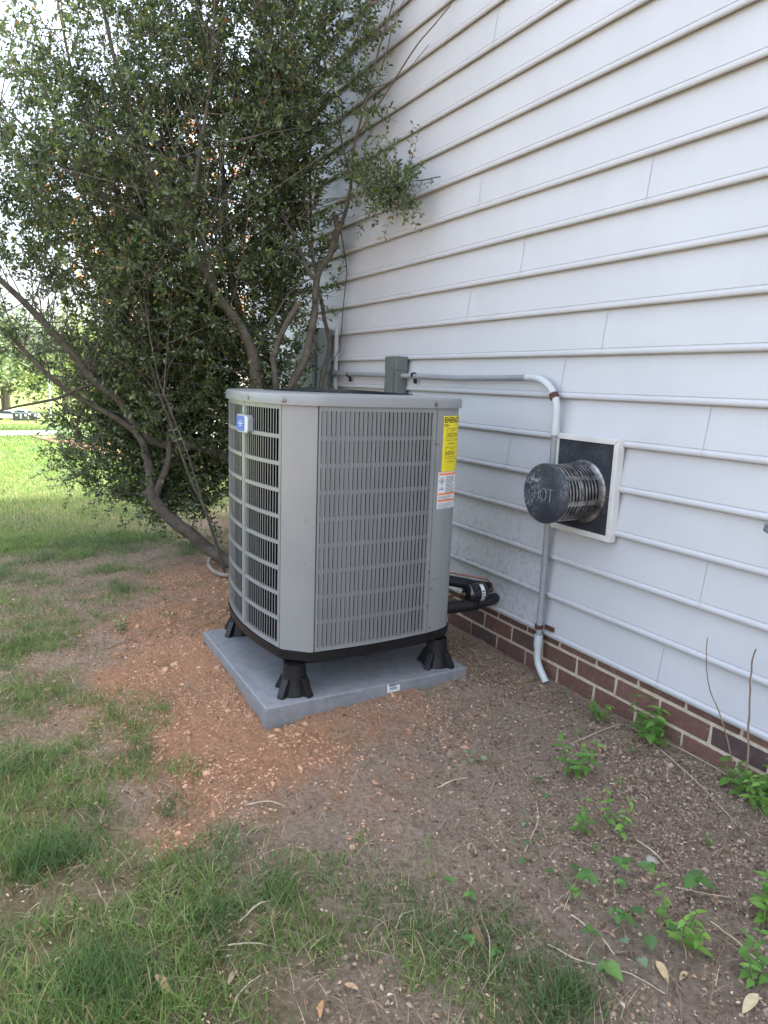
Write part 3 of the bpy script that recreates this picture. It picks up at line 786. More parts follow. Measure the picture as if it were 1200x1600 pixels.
def strap_v(z, tail):
    MB().tube([(-2.552, CY, z-.011), (-2.552, CY, z+.011)], .0215, 14).obj('strap', M_rust, con, smooth=True)
    if tail: MB().box((-2.535, -.012, z-.010), (-2.475, .002, z+.012)).obj('strap_tab', M_rust, con, bevel=.002)
strap_v(.245, True)
MB().tube([(-2.585, CY, 1.437), (-2.570, CY, 1.412)], .0225, 14).obj('strap', M_rust, con, smooth=True)
for x in (-4.86, -3.90):
    MB().tube([(x-.01, CY, 1.515), (x+.01, CY, 1.515)], .0200, 14).obj('clip', M_black, con, smooth=True)
    MB().box((x-.010, -.030, 1.462), (x+.010, -.012, 1.498)).obj('clip_tail', M_black, con, bevel=.002)
mb = MB().tube([(-5.18, CY, 1.523), (-5.10, CY, 1.522)], .026, 14); mb.obj('connector', M_conduit, con, smooth=True)

# ------------------------------------------------------------------ disconnect box
db = empty('disconnect_box', (-4.12, 0, 1.30), 0, 'small grey electrical disconnect box on siding behind the unit', 'electrical box')
MB().box((-.075, -.082, 0), (.078, .0, .335)).obj('enclosure', M_box, db, bevel=.004)
MB().box((-.079, -.088, .245), (.082, .0, .338)).obj('hood', M_box, db, bevel=.004)
MB().add([(-.06, -.083, .0), (.05, -.083, .0), (.05, -.083, .29), (-.06, -.083, .29), (-.06, -.100, .0), (.05, -.100, .0), (.05, -.092, .28), (-.06, -.092, .28)],
         [(4, 5, 6, 7), (0, 4, 7, 3), (1, 2, 6, 5), (2, 3, 7, 6), (0, 1, 5, 4)]).obj('cover', M_box, db)
# ------------------------------------------------------------------ meter box
mbx = empty('meter_box', (-5.50, 0, 1.10), 0, 'grey-green utility meter box on siding behind the shrub stems', 'electrical box')
MB().box((-.26, -.13, .0), (.26, .0, .78)).obj('enclosure', M_meter, mbx, bevel=.012)
plate([(x, z+.40) for x, z in rrect(.40, .66, .16, 8)], -.150, -.128, 'raised_cover', M_meter, mbx)
MB().box((.345, -.030, .05), (.372, .0, .80)).obj('edge_trim', M_trim, mbx, bevel=.003)

# ------------------------------------------------------------------ flue vent
vx0, vx1, vz0, vz1 = -2.553, -2.150, .778, 1.247
VX, VZ = -2.352, .985
fv = empty('flue_vent', (0, 0, 0), 0, 'round dark metal flue vent in a white square frame on siding', 'vent')
MB().box((vx0+.012, -.020, vz0+.012), (vx1-.012, .02, vz1-.012)).obj('backing_plate', M_flue, fv)
ft_ = .026
def quad_prism(pts, y0, y1, name, mat, par):
    V = [(x, y0, z) for x, z in pts]+[(x, y1, z) for x, z in pts]
    return MB().add(V, [(0, 1, 2, 3), (7, 6, 5, 4)]+[(i, 4+i, 4+(i+1) % 4, (i+1) % 4) for i in range(4)]).obj(name, mat, par, bevel=.0025)
g = .0006
quad_prism([(vx0, vz0), (vx1, vz0), (vx1-ft_, vz0+ft_-g), (vx0+ft_, vz0+ft_-g)], -.030, .012, 'frame_strip', M_trim, fv)
quad_prism([(vx0, vz1), (vx0+ft_, vz1-ft_+g), (vx1-ft_, vz1-ft_+g), (vx1, vz1)], -.030, .012, 'frame_strip', M_trim, fv)
quad_prism([(vx0-g, vz0), (vx0+ft_-g, vz0+ft_), (vx0+ft_-g, vz1-ft_), (vx0-g, vz1)], -.030, .012, 'frame_strip', M_trim, fv)
quad_prism([(vx1+g, vz0), (vx1+g, vz1), (vx1-ft_+g, vz1-ft_), (vx1-ft_+g, vz0+ft_)], -.030, .012, 'frame_strip', M_trim, fv)
def vl(prof, name, mat, n=48):
    V = []; F = []
    for (r_, y) in prof: V += [(VX+r_*math.cos(2*math.pi*i/n), y, VZ+r_*math.sin(2*math.pi*i/n)) for i in range(n)]
    for k in range(len(prof)-1): F += [(k*n+i, k*n+(i+1) % n, (k+1)*n+(i+1) % n, (k+1)*n+i) for i in range(n)]
    return MB().add(V, F).obj(name, mat, fv, smooth=True)
vl([(.150, -.0205), (.150, -.024), (.138, -.030), (.133, -.030), (.133, -.046), (.128, -.046)], 'collar', M_ring)
vl([(.085, -.02), (.085, -.20), (.08, -.20), (.08, -.02)], 'inner_pipe', pmat('inner_pipe_metal', (.03, .03, .03), (.07, .065, .06), .6, .5, scale=20))
capd = vl([(.0005, -.262), (.128, -.262), (.1365, -.260), (.139, -.255), (.139, -.236), (.1365, -.236), (.1365, -.2565), (.0005, -.2585)], 'cap_disc', M_fluecap, 56)
k = 0
for y in np.arange(-.058, -.228, -.0198):
    wdt = .0078 if k != 4 else .0140
    vl([(.133, y), (.1335, y-.001), (.1335, y-wdt), (.133, y-wdt-.0006), (.1290, y-wdt), (.1290, y), (.133, y)], 'ring', M_ring); k += 1
for k in range(7):
    a_ = R_(38+k*360/7); V = []
    for da in (-.085, .085):
        for r_ in (.1285, .1341):
            for y in (-.044, -.240): V.append((VX+r_*math.cos(a_+da), y, VZ+r_*math.sin(a_+da)))
    MB().add(V, [(0, 1, 3, 2), (4, 6, 7, 5), (2, 3, 7, 6), (0, 4, 5, 1), (0, 2, 6, 4), (1, 5, 7, 3)]).obj('tie_strip', M_ring, fv)
M_stamp = pmat('stamped_letter', (.34, .37, .42), (.08, .09, .105), .5, .3, scale=120)
hl = MB(); LZ, LH = VZ-.004, .029
def stroke(*pts): hl.tube([(VX+x_, -.2622, LZ+z_) for x_, z_ in pts], .0019, 5)
stroke((-.058, LH), (-.058, -LH)); stroke((-.030, LH), (-.030, -LH)); stroke((-.058, 0), (-.030, 0))
stroke(*[(.001+.019*math.cos(a_), LH*math.sin(a_)) for a_ in np.linspace(0, 2*math.pi, 25)])
stroke((.030, LH*.95), (.062, LH*.95)); stroke((.046, LH*.95), (.046, -LH))
hl.obj('lettering', M_stamp, capd)

# ------------------------------------------------------------------ loop at the right edge
hk = empty('metal_loop', (-1.36, 0, 1.0), 0, 'grey metal loop sticking out from siding at the right edge', 'hook')
pts = [(.16, -.0, .035), (.10, -.045, .028), (.03, -.055, .020), (-.035, -.055, .012), (-.060, -.060, .004), (-.055, -.066, -.006), (-.03, -.07, -.012), (.05, -.075, -.02), (.16, -.05, -.03), (.2, 0, -.03)]
MB().tube(pts, .0105, 10).obj('loop', pmat('galvanised', (.09, .095, .10), (.22, .22, .22), .6, .5, scale=60, bump=.4, bscale=120), hk, smooth=True)

# ------------------------------------------------------------------ evergreen shrub
shrub = empty('evergreen_shrub', (-5.1, -.8, -.03), 0, 'large multi-stemmed evergreen shrub with small dark leaves beside the house', 'shrub')
SB = np.array([-5.1, -.8, -.03])
def catmull(P, n=6):
    P = np.array(P); Q = np.vstack([2*P[0]-P[1], P, 2*P[-1]-P[-2]]); out = []
    for i in range(1, len(Q)-2):
        for u in np.linspace(0, 1, n, endpoint=False):
            a_, b_, c_, d_ = Q[i-1], Q[i], Q[i+1], Q[i+2]
            out.append(.5*((2*b_)+(-a_+c_)*u+(2*a_-5*b_+4*c_-d_)*u*u+(-a_+3*b_-3*c_+d_)*u**3))
    out.append(Q[-2]); return np.array(out)
LIMBS = [  # (pixel x, pixel y, distance along the wall), radius at start and end, leafy from fraction
 ([(425,850,-5.0),(408,680,-5.0),(398,570,-5.0),(376,510,-5.0),(335,455,-5.02),(306,408,-5.05),(272,350,-5.1),(240,270,-5.2),(192,140,-5.3),(165,30,-5.4),(140,-90,-5.5)], .068, .010, .35),
 ([(310,420,-5.04),(322,395,-4.98),(300,330,-4.95),(313,230,-4.95),(330,120,-4.95),(336,0,-5.0),(345,-120,-5.0)], .034, .008, .2),
 ([(430,850,-5.1),(415,640,-5.12),(398,560,-5.15),(372,480,-5.2),(356,400,-5.25),(350,300,-5.3),(340,150,-5.3),(346,20,-5.35),(350,-120,-5.4)], .055, .010, .3),
 ([(440,850,-4.98),(450,640,-4.95),(475,560,-4.92),(490,500,-4.9),(496,430,-4.9),(516,398,-4.88),(526,360,-4.86)], .040, .027, 9),
 ([(521,392,-4.87),(527,360,-4.86),(523,336,-4.86)], .026, .024, 9),
 ([(523,380,-4.87),(540,330,-4.80),(546,300,-4.72),(558,210,-4.55),(578,130,-4.40),(600,50,-4.25),(625,-30,-4.15)], .020, .005, .9),
 ([(498,440,-4.9),(482,425,-4.9),(466,385,-4.92),(445,340,-4.95),(425,300,-5.0),(418,220,-5.0),(420,120,-5.0),(430,-30,-5.0)], .024, .006, .3),
 ([(470,840,-5.0),(500,610,-5.0),(514,545,-5.0),(508,495,-4.98),(498,455,-4.96),(488,380,-5.0),(484,250,-5.0),(490,100,-5.0),(480,-30,-5.0)], .028, .007, .5),
 ([(432,620,-4.95),(428,560,-4.93),(440,520,-4.9),(466,474,-4.86)], .030, .024, 9),
 ([(400,905,-5.1),(345,870,-5.25),(292,832,-5.35),(254,796,-5.4),(229,764,-5.42)], .066, .052, 9),
 ([(235,770,-5.42),(232,722,-5.44),(222,692,-5.46),(204,668,-5.48),(160,640,-5.5),(90,600,-5.5),(10,520,-5.5),(-70,470,-5.5)], .044, .014, .6),
 ([(242,775,-5.41),(262,722,-5.42),(266,690,-5.44),(262,610,-5.5),(245,520,-5.5),(215,420,-5.5),(180,300,-5.6),(120,140,-5.7),(90,0,-5.8)], .040, .010, .35),
 ([(430,760,-5.2),(350,712,-5.4),(300,696,-5.45),(240,690,-5.5),(207,660,-5.5),(188,630,-5.5),(150,598,-5.5),(104,540,-5.5),(48,482,-5.5),(-15,422,-5.5),(-80,350,-5.5)], .062, .020, .55),
 ([(150,598,-5.5),(112,612,-5.42),(85,624,-5.35),(40,632,-5.28),(0,641,-5.22),(-60,650,-5.2)], .018, .006, 9),
 ([(355,905,-5.1),(322,800,-5.15),(298,750,-5.15),(262,650,-5.15),(238,580,-5.2),(205,470,-5.2),(170,340,-5.3),(130,200,-5.4)], .016, .006, .4),
 ([(360,920,-5.0),(330,830,-5.0),(290,700,-5.0),(250,600,-5.0),(230,500,-5.05)], .010, .004, .5),
 ([(300,405,-5.05),(260,370,-5.1),(200,330,-5.2),(120,280,-5.3),(40,200,-5.4),(-40,120,-5.4)], .026, .007, .3),
 ([(549,270,-4.66),(585,262,-4.35),(620,272,-4.1),(650,282,-3.88),(688,276,-3.60)], .011, .004, .2),
 ([(556,215,-4.56),(600,150,-4.25),(645,80,-4.0),(690,25,-3.75),(720,-10,-3.62)], .009, .0025, .55),
 ([(570,160,-4.46),(598,100,-4.3),(615,40,-4.2),(640,-20,-4.05)], .007, .0025, .6),
 ([(548,280,-4.68),(530,200,-4.7),(520,120,-4.7),(530,30,-4.6),(545,-30,-4.55)], .011, .004, .4),
 ([(575,140,-4.42),(625,120,-4.1),(670,70,-3.85)], .005, .002, 9),
 ([(530,345,-4.85),(545,440,-4.95),(549,500,-5.0),(545,545,-5.02),(528,550,-5.04),(518,580,-5.06)], .006, .003, 9),
 ([(395,560,-5.0),(450,460,-4.9),(500,420,-4.8),(470,340,-4.8),(560,300,-4.6)], .010, .003, .5),
]
limb_nodes = []; limb_dirs = []
for pts, r0, r1, leafy in LIMBS:
    P = catmull([atX(*p) for p in pts], 6)
    m_ = len(P); t_ = np.linspace(0, 1, m_)
    P = P + (np.stack([fbm(t_*9+r0*100, t_*0+k*7, 1, 2, 50+k) for k in range(3)], -1)-.5)*min(.05, r0*.9)*np.sin(np.pi*np.clip(t_*1.2, 0, 1))[:, None]
    rad = (r0+(r1-r0)*t_**.7)*.86; rad = rad*(1+.12*(fbm(t_*14, t_*0+r0*77, 1, 2, 60)-.5))
    P[:, 1] = np.minimum(P[:, 1], -.03-rad)
    name = 'trunk' if r0 > .05 else 'limb'
    mb = MB().tube(P-SB, list(rad), 10 if r0 > .02 else 7); mb.obj(name, M_bark, shrub, smooth=True)
    if leafy < 1:
        i0 = int(leafy*m_)
        limb_nodes += list(P[i0:]); limb_dirs += list(np.gradient(P, axis=0)[i0:])
# cut stub ends
for (a_, b_) in (((440, 520, -4.9), (466, 474, -4.86)), ((527, 360, -4.86), (523, 336, -4.86))):
    p, q = atX(*a_), atX(*b_); d_ = (q-p)/np.linalg.norm(q-p)
    MB().tube([q-d_*.002-SB, q+d_*.004-SB], [.0255, .0235], 10).obj('cut_end', M_barkcut, shrub)

rs = np.random.default_rng(21)
ELL = [((-5.7, -1.10, 2.9), (.95, 1.20, 1.45), 300), ((-5.9, -2.1, 2.6), (.9, 1.0, 1.25), 155), ((-5.95, -1.2, 1.4), (.55, .70, .75), 230), ((-5.85, -1.6, .9), (.35, .5, .5), 60), ((-5.3, -1.3, 1.9), (.5, .6, .5), 50),
       ((-5.2, -.45, 2.3), (.45, .42, 1.0), 70), ((-5.0, -.45, 3.5), (.6, .36, .9), 85), ((-5.4, -1.0, 4.3), (1.1, 1.4, .7), 105), ((-5.3, -.65, 1.15), (.35, .35, .5), 45), ((-5.65, -1.12, .72), (.35, .42, .45), 110), ((-5.15, -1.25, 2.6), (.45, 1.1, 1.15), 95), ((-5.3, -1.1, 1.45), (.3, .55, .45), 45), ((-3.95, -.14, 2.66), (.42, .08, .08), 13), ((-4.35, -.17, 2.85), (.3, .08, .15), 6), ((-4.5, -.2, 3.7), (.35, .12, .55), 12)]
targets = []
for c_, r_, n in ELL:
    n = int(n*1.3)
    d_ = rs.normal(size=(n, 3)); d_ /= np.linalg.norm(d_, axis=1, keepdims=True)
    u_ = rs.random(n)**(1/2.2)
    targets.append(np.array(c_)+d_*u_[:, None]*np.array(r_))
targets = np.vstack(targets)
targets = targets[(targets[:, 1] < -.08) & (targets[:, 2] > .18)]
bad = (targets[:, 0] > -3.75) & (targets[:, 1] > -1.6) & (targets[:, 2] < 1.5)
targets = targets[~bad]
nodes = np.array(limb_nodes)
from_d = np.min(np.linalg.norm(targets[:, None]-nodes[None], axis=2), axis=1)
targets = targets[np.argsort(from_d)]
nodes_l = [nodes]
brV = []; brF = []; bo = 0
def add_tube(P, R, n):
    global bo
    m_ = len(P); T = np.gradient(P, axis=0); T /= np.linalg.norm(T, axis=1, keepdims=True)+1e-9
    ref = np.array([0, 0, 1.0]) if abs(T[0, 2]) < .9 else np.array([1.0, 0, 0])
    A = np.cross(T, ref); A /= np.linalg.norm(A, axis=1, keepdims=True)+1e-9; B = np.cross(T, A)
    ang = 2*np.pi*np.arange(n)/n
    V = P[:, None]+R[:, None, None]*(A[:, None]*np.cos(ang)[None, :, None]+B[:, None]*np.sin(ang)[None, :, None])
    i = np.arange(m_-1)[:, None]*n; k = np.arange(n)[None]; k2 = (k+1) % n
    brV.append(V.reshape(-1, 3)); brF.append((np.stack([i+k, i+k2, i+n+k2, i+n+k], -1)).reshape(-1, 4)+bo); bo += m_*n
lf_p = []; lf_d = []; lf_n = []; lf_s = []
def leafy_twig(p, d, L, nl, size):
    t_ = np.linspace(0, 1, 4)[:, None]
    bend = rs.normal(size=3)*.25
    P = p+d*L*t_+(bend*L)*t_**2*.5
    add_tube(P, np.array([.0022, .0019, .0015, .0008]), 3)
    u_ = np.linspace(.12, 1, nl)[:, None]
    Q = p+d*L*u_+(bend*L)*u_**2*.5
    a_ = np.cross(d, [0, 0, 1.0]); a_ /= np.linalg.norm(a_)+1e-6; b_ = np.cross(a_, d)
    ph = rs.random()*6.28+np.arange(nl)*2.4
    side = a_*np.cos(ph)[:, None]+b_*np.sin(ph)[:, None]
    D = d*.55+side*.85+rs.normal(size=(nl, 3))*.25+np.array([0, 0, .1])
    D /= np.linalg.norm(D, axis=1, keepdims=True)
    Nn = rs.normal(size=(nl, 3))*.55+np.array([0, -.1, .75]); Nn -= D*(Nn*D).sum(1, keepdims=True); Nn /= np.linalg.norm(Nn, axis=1, keepdims=True)+1e-6
    lf_p.append(Q); lf_d.append(D); lf_n.append(Nn); lf_s.append(size*rs.uniform(.5, 1.2, nl)*rs.uniform(.8, 1.2))
cur = nodes
for i, T in enumerate(targets):
    dv_ = T-cur
    dist = np.linalg.norm(dv_, axis=1)+np.where(dv_[:, 2] < -.05, .25, 0)
    k = int(np.argmin(dist)); p0 = cur[k]; L = np.linalg.norm(T-p0)
    mid = (p0+T)/2+np.array([0, 0, -.10*L])+rs.normal(size=3)*.07*L
    t_ = np.linspace(0, 1, 6)[:, None]
    P = p0*(1-t_)**2+2*mid*t_*(1-t_)+T*t_**2
    P[:, 1] = np.minimum(P[:, 1], -.03)
    add_tube(P, np.linspace(.003+.0055*min(L, 1.0), .0024, 6), 4)
    cur = np.vstack([cur, P[2:]])
    bd = P[-1]-P[-2]; bd /= np.linalg.norm(bd)+1e-6
    sparse = T[1] > -.30
    for q in range(6 if not sparse else 4):
        d_ = bd*.6+rs.normal(size=3)*.62+np.array([0, -.02, .22]); d_ /= np.linalg.norm(d_)
        st_ = P[rs.integers(3, 6)] if q > 2 else P[-1]
        leafy_twig(st_, d_, rs.uniform(.13, .34), int(rs.integers(14, 24)), .038)
# bare straight shoots
for i in range(420):
    p0 = nodes[rs.integers(len(nodes))]
    if p0[1] > -.55: continue
    d_ = rs.normal(size=3)*.5+np.array([.1, -.1, .75]); d_ /= np.linalg.norm(d_)
    L = rs.uniform(.4, 1.3); t_ = np.linspace(0, 1, 6)[:, None]
    P = p0+d_*L*t_+rs.normal(size=3)*.10*L*t_**2; P[:, 1] = np.minimum(P[:, 1], -.04)
    add_tube(P, np.linspace(.0042, .0014, 6), 4)
BV = np.vstack(brV)-SB; BF = np.vstack(brF)
tw = link('branchlets', big_mesh('branchlets', BV, BF, M_twig, True), shrub)
lp = np.vstack(lf_p); ld = np.vstack(lf_d); ln = np.vstack(lf_n); ls = np.concatenate(lf_s)
keep = (lp[:, 1] < -.04) & (lp[:, 2] > .05) & ~((lp[:, 0] > -3.72) & (lp[:, 0] < -2.5) & (lp[:, 1] > -1.55) & (lp[:, 2] < 1.46))
lp, ld, ln, ls = lp[keep], ld[keep], ln[keep], ls[keep]
def leaves_np(p, d, n, s, wr=.52, fold=.18):
    sdv = np.cross(d, n); L = s[:, None]; W = L*wr*.5
    base = p; tip = p+d*L-n*L*.10; m1 = p+d*L*.5
    l_ = m1+sdv*W+n*L*fold*.5; r_ = m1-sdv*W+n*L*fold*.5
    l2 = p+d*L*.82+sdv*W*.62+n*L*fold*.2; r2 = p+d*L*.82-sdv*W*.62+n*L*fold*.2
    V = np.stack([base, l_, l2, tip, r2, r_], 1)
    k = np.arange(len(p))[:, None]*6
    F = np.concatenate([np.stack([k+0, k+1, k+2, k+3], -1), np.stack([k+0, k+3, k+4, k+5], -1)], 1).reshape(-1, 4)
    return V.reshape(-1, 3), F
LV, LF = leaves_np(lp, ld, ln, ls)
nL = len(lp)
base_c = np.array([.080, .118, .048])*rs.uniform(.6, 1.4, (nL, 1))
young = rs.random(nL) < .22
base_c[young] = np.array([.15, .20, .05])*rs.uniform(.7, 1.25, (young.sum(), 1))
br_ = rs.random(nL) < .012; base_c[br_] = np.array([.22, .13, .05])
tagc = np.repeat(base_c, 6, 0)
tag(link('crown', big_mesh('crown', LV-SB, LF, M_leaf, True, tagc), shrub))

# looped tube on the soil beside the pad
tb = atZ(340, 888, 0.0)
mb = MB(); c0 = atZ(352, 895, -.02)
pts = [atZ(*p) for p in ((372, 898, -.02), (352, 899, -.012), (335, 893, -.010), (327, 884, .0), (327, 876, .03), (331, 868, .06))]
lt = MB().tube(list(catmull(pts, 4)), .017, 9).obj('looped_tube', pmat('tube_tan', (.26, .215, .18), (.20, .165, .14), .7, scale=12), None, smooth=True)
tag(lt, 'grey-brown looped tube rising from the soil beside the pad under the shrub', 'tube')

#==PART2==
# ------------------------------------------------------------------ grass
rg = np.random.default_rng(5)
def blades(P, length, width, lean, colr, seg=3):
    """P (n,3) bases; returns quads for tapered bent blades"""
    n = len(P); az = rg.random(n)*2*np.pi
    dirh = np.stack([np.cos(az), np.sin(az), np.zeros(n)], -1)
    az2 = az+np.pi/2+rg.normal(size=n)*.5
    side = np.stack([np.cos(az2), np.sin(az2), np.zeros(n)], -1)
    rows = []
    for k in range(seg+1):
        t_ = k/seg
        h = length*t_*(1-.35*lean*t_); o = length*lean*t_**1.7
        c_ = P+dirh*o[:, None]; c_[:, 2] += h*np.sqrt(np.clip(1-(lean*.75)**2, .05, 1))
        wv = (width*(1-.92*t_**1.5))[:, None]*.5
        rows.append(c_-side*wv); rows.append(c_+side*wv)
    V = np.stack(rows, 1); m_ = 2*(seg+1)
    b_ = np.arange(n)[:, None]*m_
    F = np.concatenate([np.stack([b_+2*k, b_+2*k+1, b_+2*k+3, b_+2*k+2], -1) for k in range(seg)], 1).reshape(-1, 4)
    return V.reshape(-1, 3), F, np.repeat(colr, m_, 0)
def on_ground(x, y): return np.stack([x, y, ground_h(x, y)], -1)
def outside_house(x, y):
    return ~((x > HX0-.1) & (y > -.03)) & ~((x > PAD[0]-.01) & (x < PAD[2]+.01) & (y > PAD[1]-.01) & (y < PAD[3]+.01))
VV = []; FF = []; CC = []; vo_ = 0
def push(V, F, C):
    global vo_
    VV.append(V); FF.append(F+vo_); CC.append(C); vo_ += len(V)
def grass_color(n, x, y, bright=1.0):
    a_ = np.array([.085, .152, .036]); b_ = np.array([.140, .212, .052]); c_ = np.array([.080, .135, .042])
    u_ = rg.random((n, 1)); cc = a_*(1-u_)+b_*u_
    bl_ = fbm(x, y, 2.2, 3, 71)[:, None] > .58
    cc = np.where(bl_, c_*(.8+.6*u_), cc)
    dead = rg.random((n, 1)) < (.09 if bright == 1.0 else .03)
    cc = np.where(dead, np.array([.30, .25, .12]), cc)
    return cc*rg.uniform(.7, 1.45, (n, 1))*bright
# near tufts: clustered
ncl = 36000
cx_, cy_ = rg.uniform(-6.8, -.5, ncl), rg.uniform(-3.3, -.05, ncl)
den, _ = zones(cx_, cy_)
pat = fbm(cx_, cy_, 4.0, 3, 81)
prob = np.clip((den-.04)*.92+(pat-.52)*2.3*np.clip(den*3, 0, 1), 0, 1)**1.3
ok = (rg.random(ncl) < prob) & outside_house(cx_, cy_)
cx_, cy_, dn = cx_[ok], cy_[ok], den[ok]
kk = rg.integers(5, 17, len(cx_)); idx = np.repeat(np.arange(len(cx_)), kk)
x = cx_[idx]+rg.normal(size=len(idx))*.022; y = cy_[idx]+rg.normal(size=len(idx))*.022
ok = outside_house(x, y); x, y, idx = x[ok], y[ok], idx[ok]
P = on_ground(x, y); P[:, 2] -= .003
vis = inview(P, 250); P, x, y, idx = P[vis], x[vis], y[vis], idx[vis]
cl_len = rg.uniform(.035, .085, len(cx_))*(.55+.6*dn)*(.55+.9*fbm(cx_, cy_, 3, 2, 85))*.95; n = len(P)
L = cl_len[idx]*rg.uniform(.5, 1.3, n)
V, F, C = blades(P, L, rg.uniform(.0018, .0042, n), rg.uniform(.3, 1.1, n), grass_color(n, x, y))
push(V, F, C); nnear = n
# taller tufts
for (tx_, ty_, nb_, hh_) in ((60,1345,420,.12),(110,1330,260,.10),(150,1530,380,.11),(190,1560,300,.10),(40,1200,160,.07),(265,1255,120,.06),(215,1175,170,.07),(890,1560,260,.09),(840,1590,200,.08),(440,1400,200,.07),(330,1440,220,.08),(30,1010,120,.07),(195,925,110,.07)):
    c_ = atZ(tx_, ty_, -.02); x = c_[0]+rg.normal(size=nb_)*.045; y = c_[1]+rg.normal(size=nb_)*.045
    P = on_ground(x, y); V, F, C = blades(P, hh_*rg.uniform(.5, 1.2, nb_), rg.uniform(.0018, .0036, nb_), rg.uniform(.3, 1.0, nb_), np.array([.075, .135, .040])*rg.uniform(.7, 1.3, (nb_, 1)))
    push(V, F, C)
# dry straw blades lying flat
ns = 17000
x, y = rg.uniform(-6.5, -.5, ns), rg.uniform(-3.2, -.05, ns); den, cl = zones(x, y)
ok = outside_house(x, y) & (rg.random(ns) < .35+.65*np.clip(den*1.6, 0, 1)); P = on_ground(x[ok], y[ok]); P[:, 2] += rg.uniform(.002, .012, len(P)); n = len(P)
V, F, C = blades(P, rg.uniform(.03, .09, n), rg.uniform(.0012, .003, n), rg.uniform(.92, 1.25, n), np.array([.38, .31, .19])*rg.uniform(.55, 1.35, (n, 1)))
push(V, F, C)
# lawn beyond the shrub
nf = 230000
x = -6.3-(rg.random(nf)**1.5)*12.3; y = rg.uniform(-6.0, 2.0, nf)
den, _ = zones(x, y)
ok = (rg.random(nf) < np.clip(den+(fbm(x, y, 2.5, 3, 91)-.5)*.8, 0, 1)) & outside_house(x, y) & (rg.random(nf) < np.clip(1.25-(-x-6)/16, .3, 1)); x, y = x[ok], y[ok]
P = on_ground(x, y); vis = inview(P, 120); P, x, y = P[vis], x[vis], y[vis]; n = len(P)
sc_ = np.clip((-x)/9, .8, 2.0)
V, F, C = blades(P, rg.uniform(.035, .085, n), rg.uniform(.003, .0055, n)*sc_, rg.uniform(.2, .9, n), grass_color(n, x, y, .98), 2)
push(V, F, C)
# lawn beyond the path
nf = 26000
x = -19.3-rg.random(nf)**1.3*22; y = rg.uniform(-9, 6, nf); P = on_ground(x, y); vis = inview(P, 60); P, x, y = P[vis], x[vis], y[vis]; n = len(P)
V, F, C = blades(P, rg.uniform(.05, .11, n), rg.uniform(.012, .022, n), rg.uniform(.2, .9, n), grass_color(n, x, y, .95), 2)
push(V, F, C)
go = link('grass', big_mesh('grass', np.vstack(VV), np.vstack(FF), M_grass, True, np.vstack(CC)))
tag(go, 'patchy green lawn grass around bare soil', 'grass', kind='stuff')

# ------------------------------------------------------------------ clods, crumbs and litter
ICO_V = np.array([(0, 0, 1), (.89, 0, .45), (.28, .85, .45), (-.72, .53, .45), (-.72, -.53, .45), (.28, -.85, .45), (.72, .53, -.45), (-.28, .85, -.45), (-.89, 0, -.45), (-.28, -.85, -.45), (.72, -.53, -.45), (0, 0, -1)])
ICO_F = np.array([(0, 1, 2), (0, 2, 3), (0, 3, 4), (0, 4, 5), (0, 5, 1), (1, 6, 2), (2, 7, 3), (3, 8, 4), (4, 9, 5), (5, 10, 1), (2, 6, 7), (3, 7, 8), (4, 8, 9), (5, 9, 10), (1, 10, 6), (6, 11, 7), (7, 11, 8), (8, 11, 9), (9, 11, 10), (10, 11, 6)])
def lumps(P, s, col, flat=.7):
    n = len(P); az = rg.random(n)*6.28; c_, s_ = np.cos(az)[:, None], np.sin(az)[:, None]
    J = ICO_V[None]*(1+rg.uniform(-.55, .55, (n, 12, 1)))*s[:, None, None]*np.stack([rg.uniform(.7, 1.4, n), rg.uniform(.6, 1.1, n), rg.uniform(.45, .9, n)*flat/.7], -1)[:, None]
    X = J[..., 0]*c_-J[..., 1]*s_; Y = J[..., 0]*s_+J[..., 1]*c_
    V = np.stack([X, Y, J[..., 2]], -1)+P[:, None]
    F = ICO_F[None]+(np.arange(n)*12)[:, None, None]
    return V.reshape(-1, 3), F.reshape(-1, 3), np.repeat(col, 12, 0)
def scatter(n, x0, x1, y0, y1):
    x, y = rg.uniform(x0, x1, n), rg.uniform(y0, y1, n); ok = outside_house(x, y); return x[ok], y[ok]
x, y = scatter(110000, -5.5, -.9, -2.6, -.02); den, cl = zones(x, y)
clump = fbm(x, y, 5, 3, 101)
ok = (rg.random(len(x)) < np.clip(cl*1.25-.12, 0, 1)*np.clip((clump-.28)*2.6, .08, 1)*(1-.7*np.clip(den*1.5, 0, 1))); x, y = x[ok], y[ok]
P = on_ground(x, y); vis = inview(P, 120); P = P[vis]; n = len(P)
s = .0028+.0056*rg.random(n)**2.6+.014*(rg.random(n) < .025)*rg.random(n)
V, F, C = lumps(P, s, np.array([.43, .245, .145])*rg.uniform(.55, 1.35, (n, 1))*np.array([1, 1, 1])+rg.uniform(0, .03, (n, 1)))
tag(link('clay_clods', big_mesh('clay_clods', V, F, M_litter, False, C)), 'loose orange clay crumbs dug up around the pad', 'clay', kind='stuff')
x, y = scatter(240000, -4.6, -.3, -2.6, -.015); den, cl = zones(x, y)
smooth_patch = np.exp(-(((x+1.98)/.52)**2+((y+1.28)/.40)**2))
wallp = np.clip(.32+.75*np.exp(-((y+.1)/.55)**2)+.35*np.clip((x+2.2), 0, 1), 0, 1)
ok = rg.random(len(x)) < wallp*np.clip(1-cl*1.1, 0, 1)*(1-.93*np.clip(den*1.6, 0, 1))*(1-.95*smooth_patch)*np.clip((fbm(x, y, 4, 3, 111)-.2)*2.0, .1, 1)
x, y = x[ok], y[ok]; P = on_ground(x, y); vis = inview(P, 120); P = P[vis]; n = len(P)
s = .0022+.0062*rg.random(n)**3.2+.011*(rg.random(n) < .02)*rg.random(n)
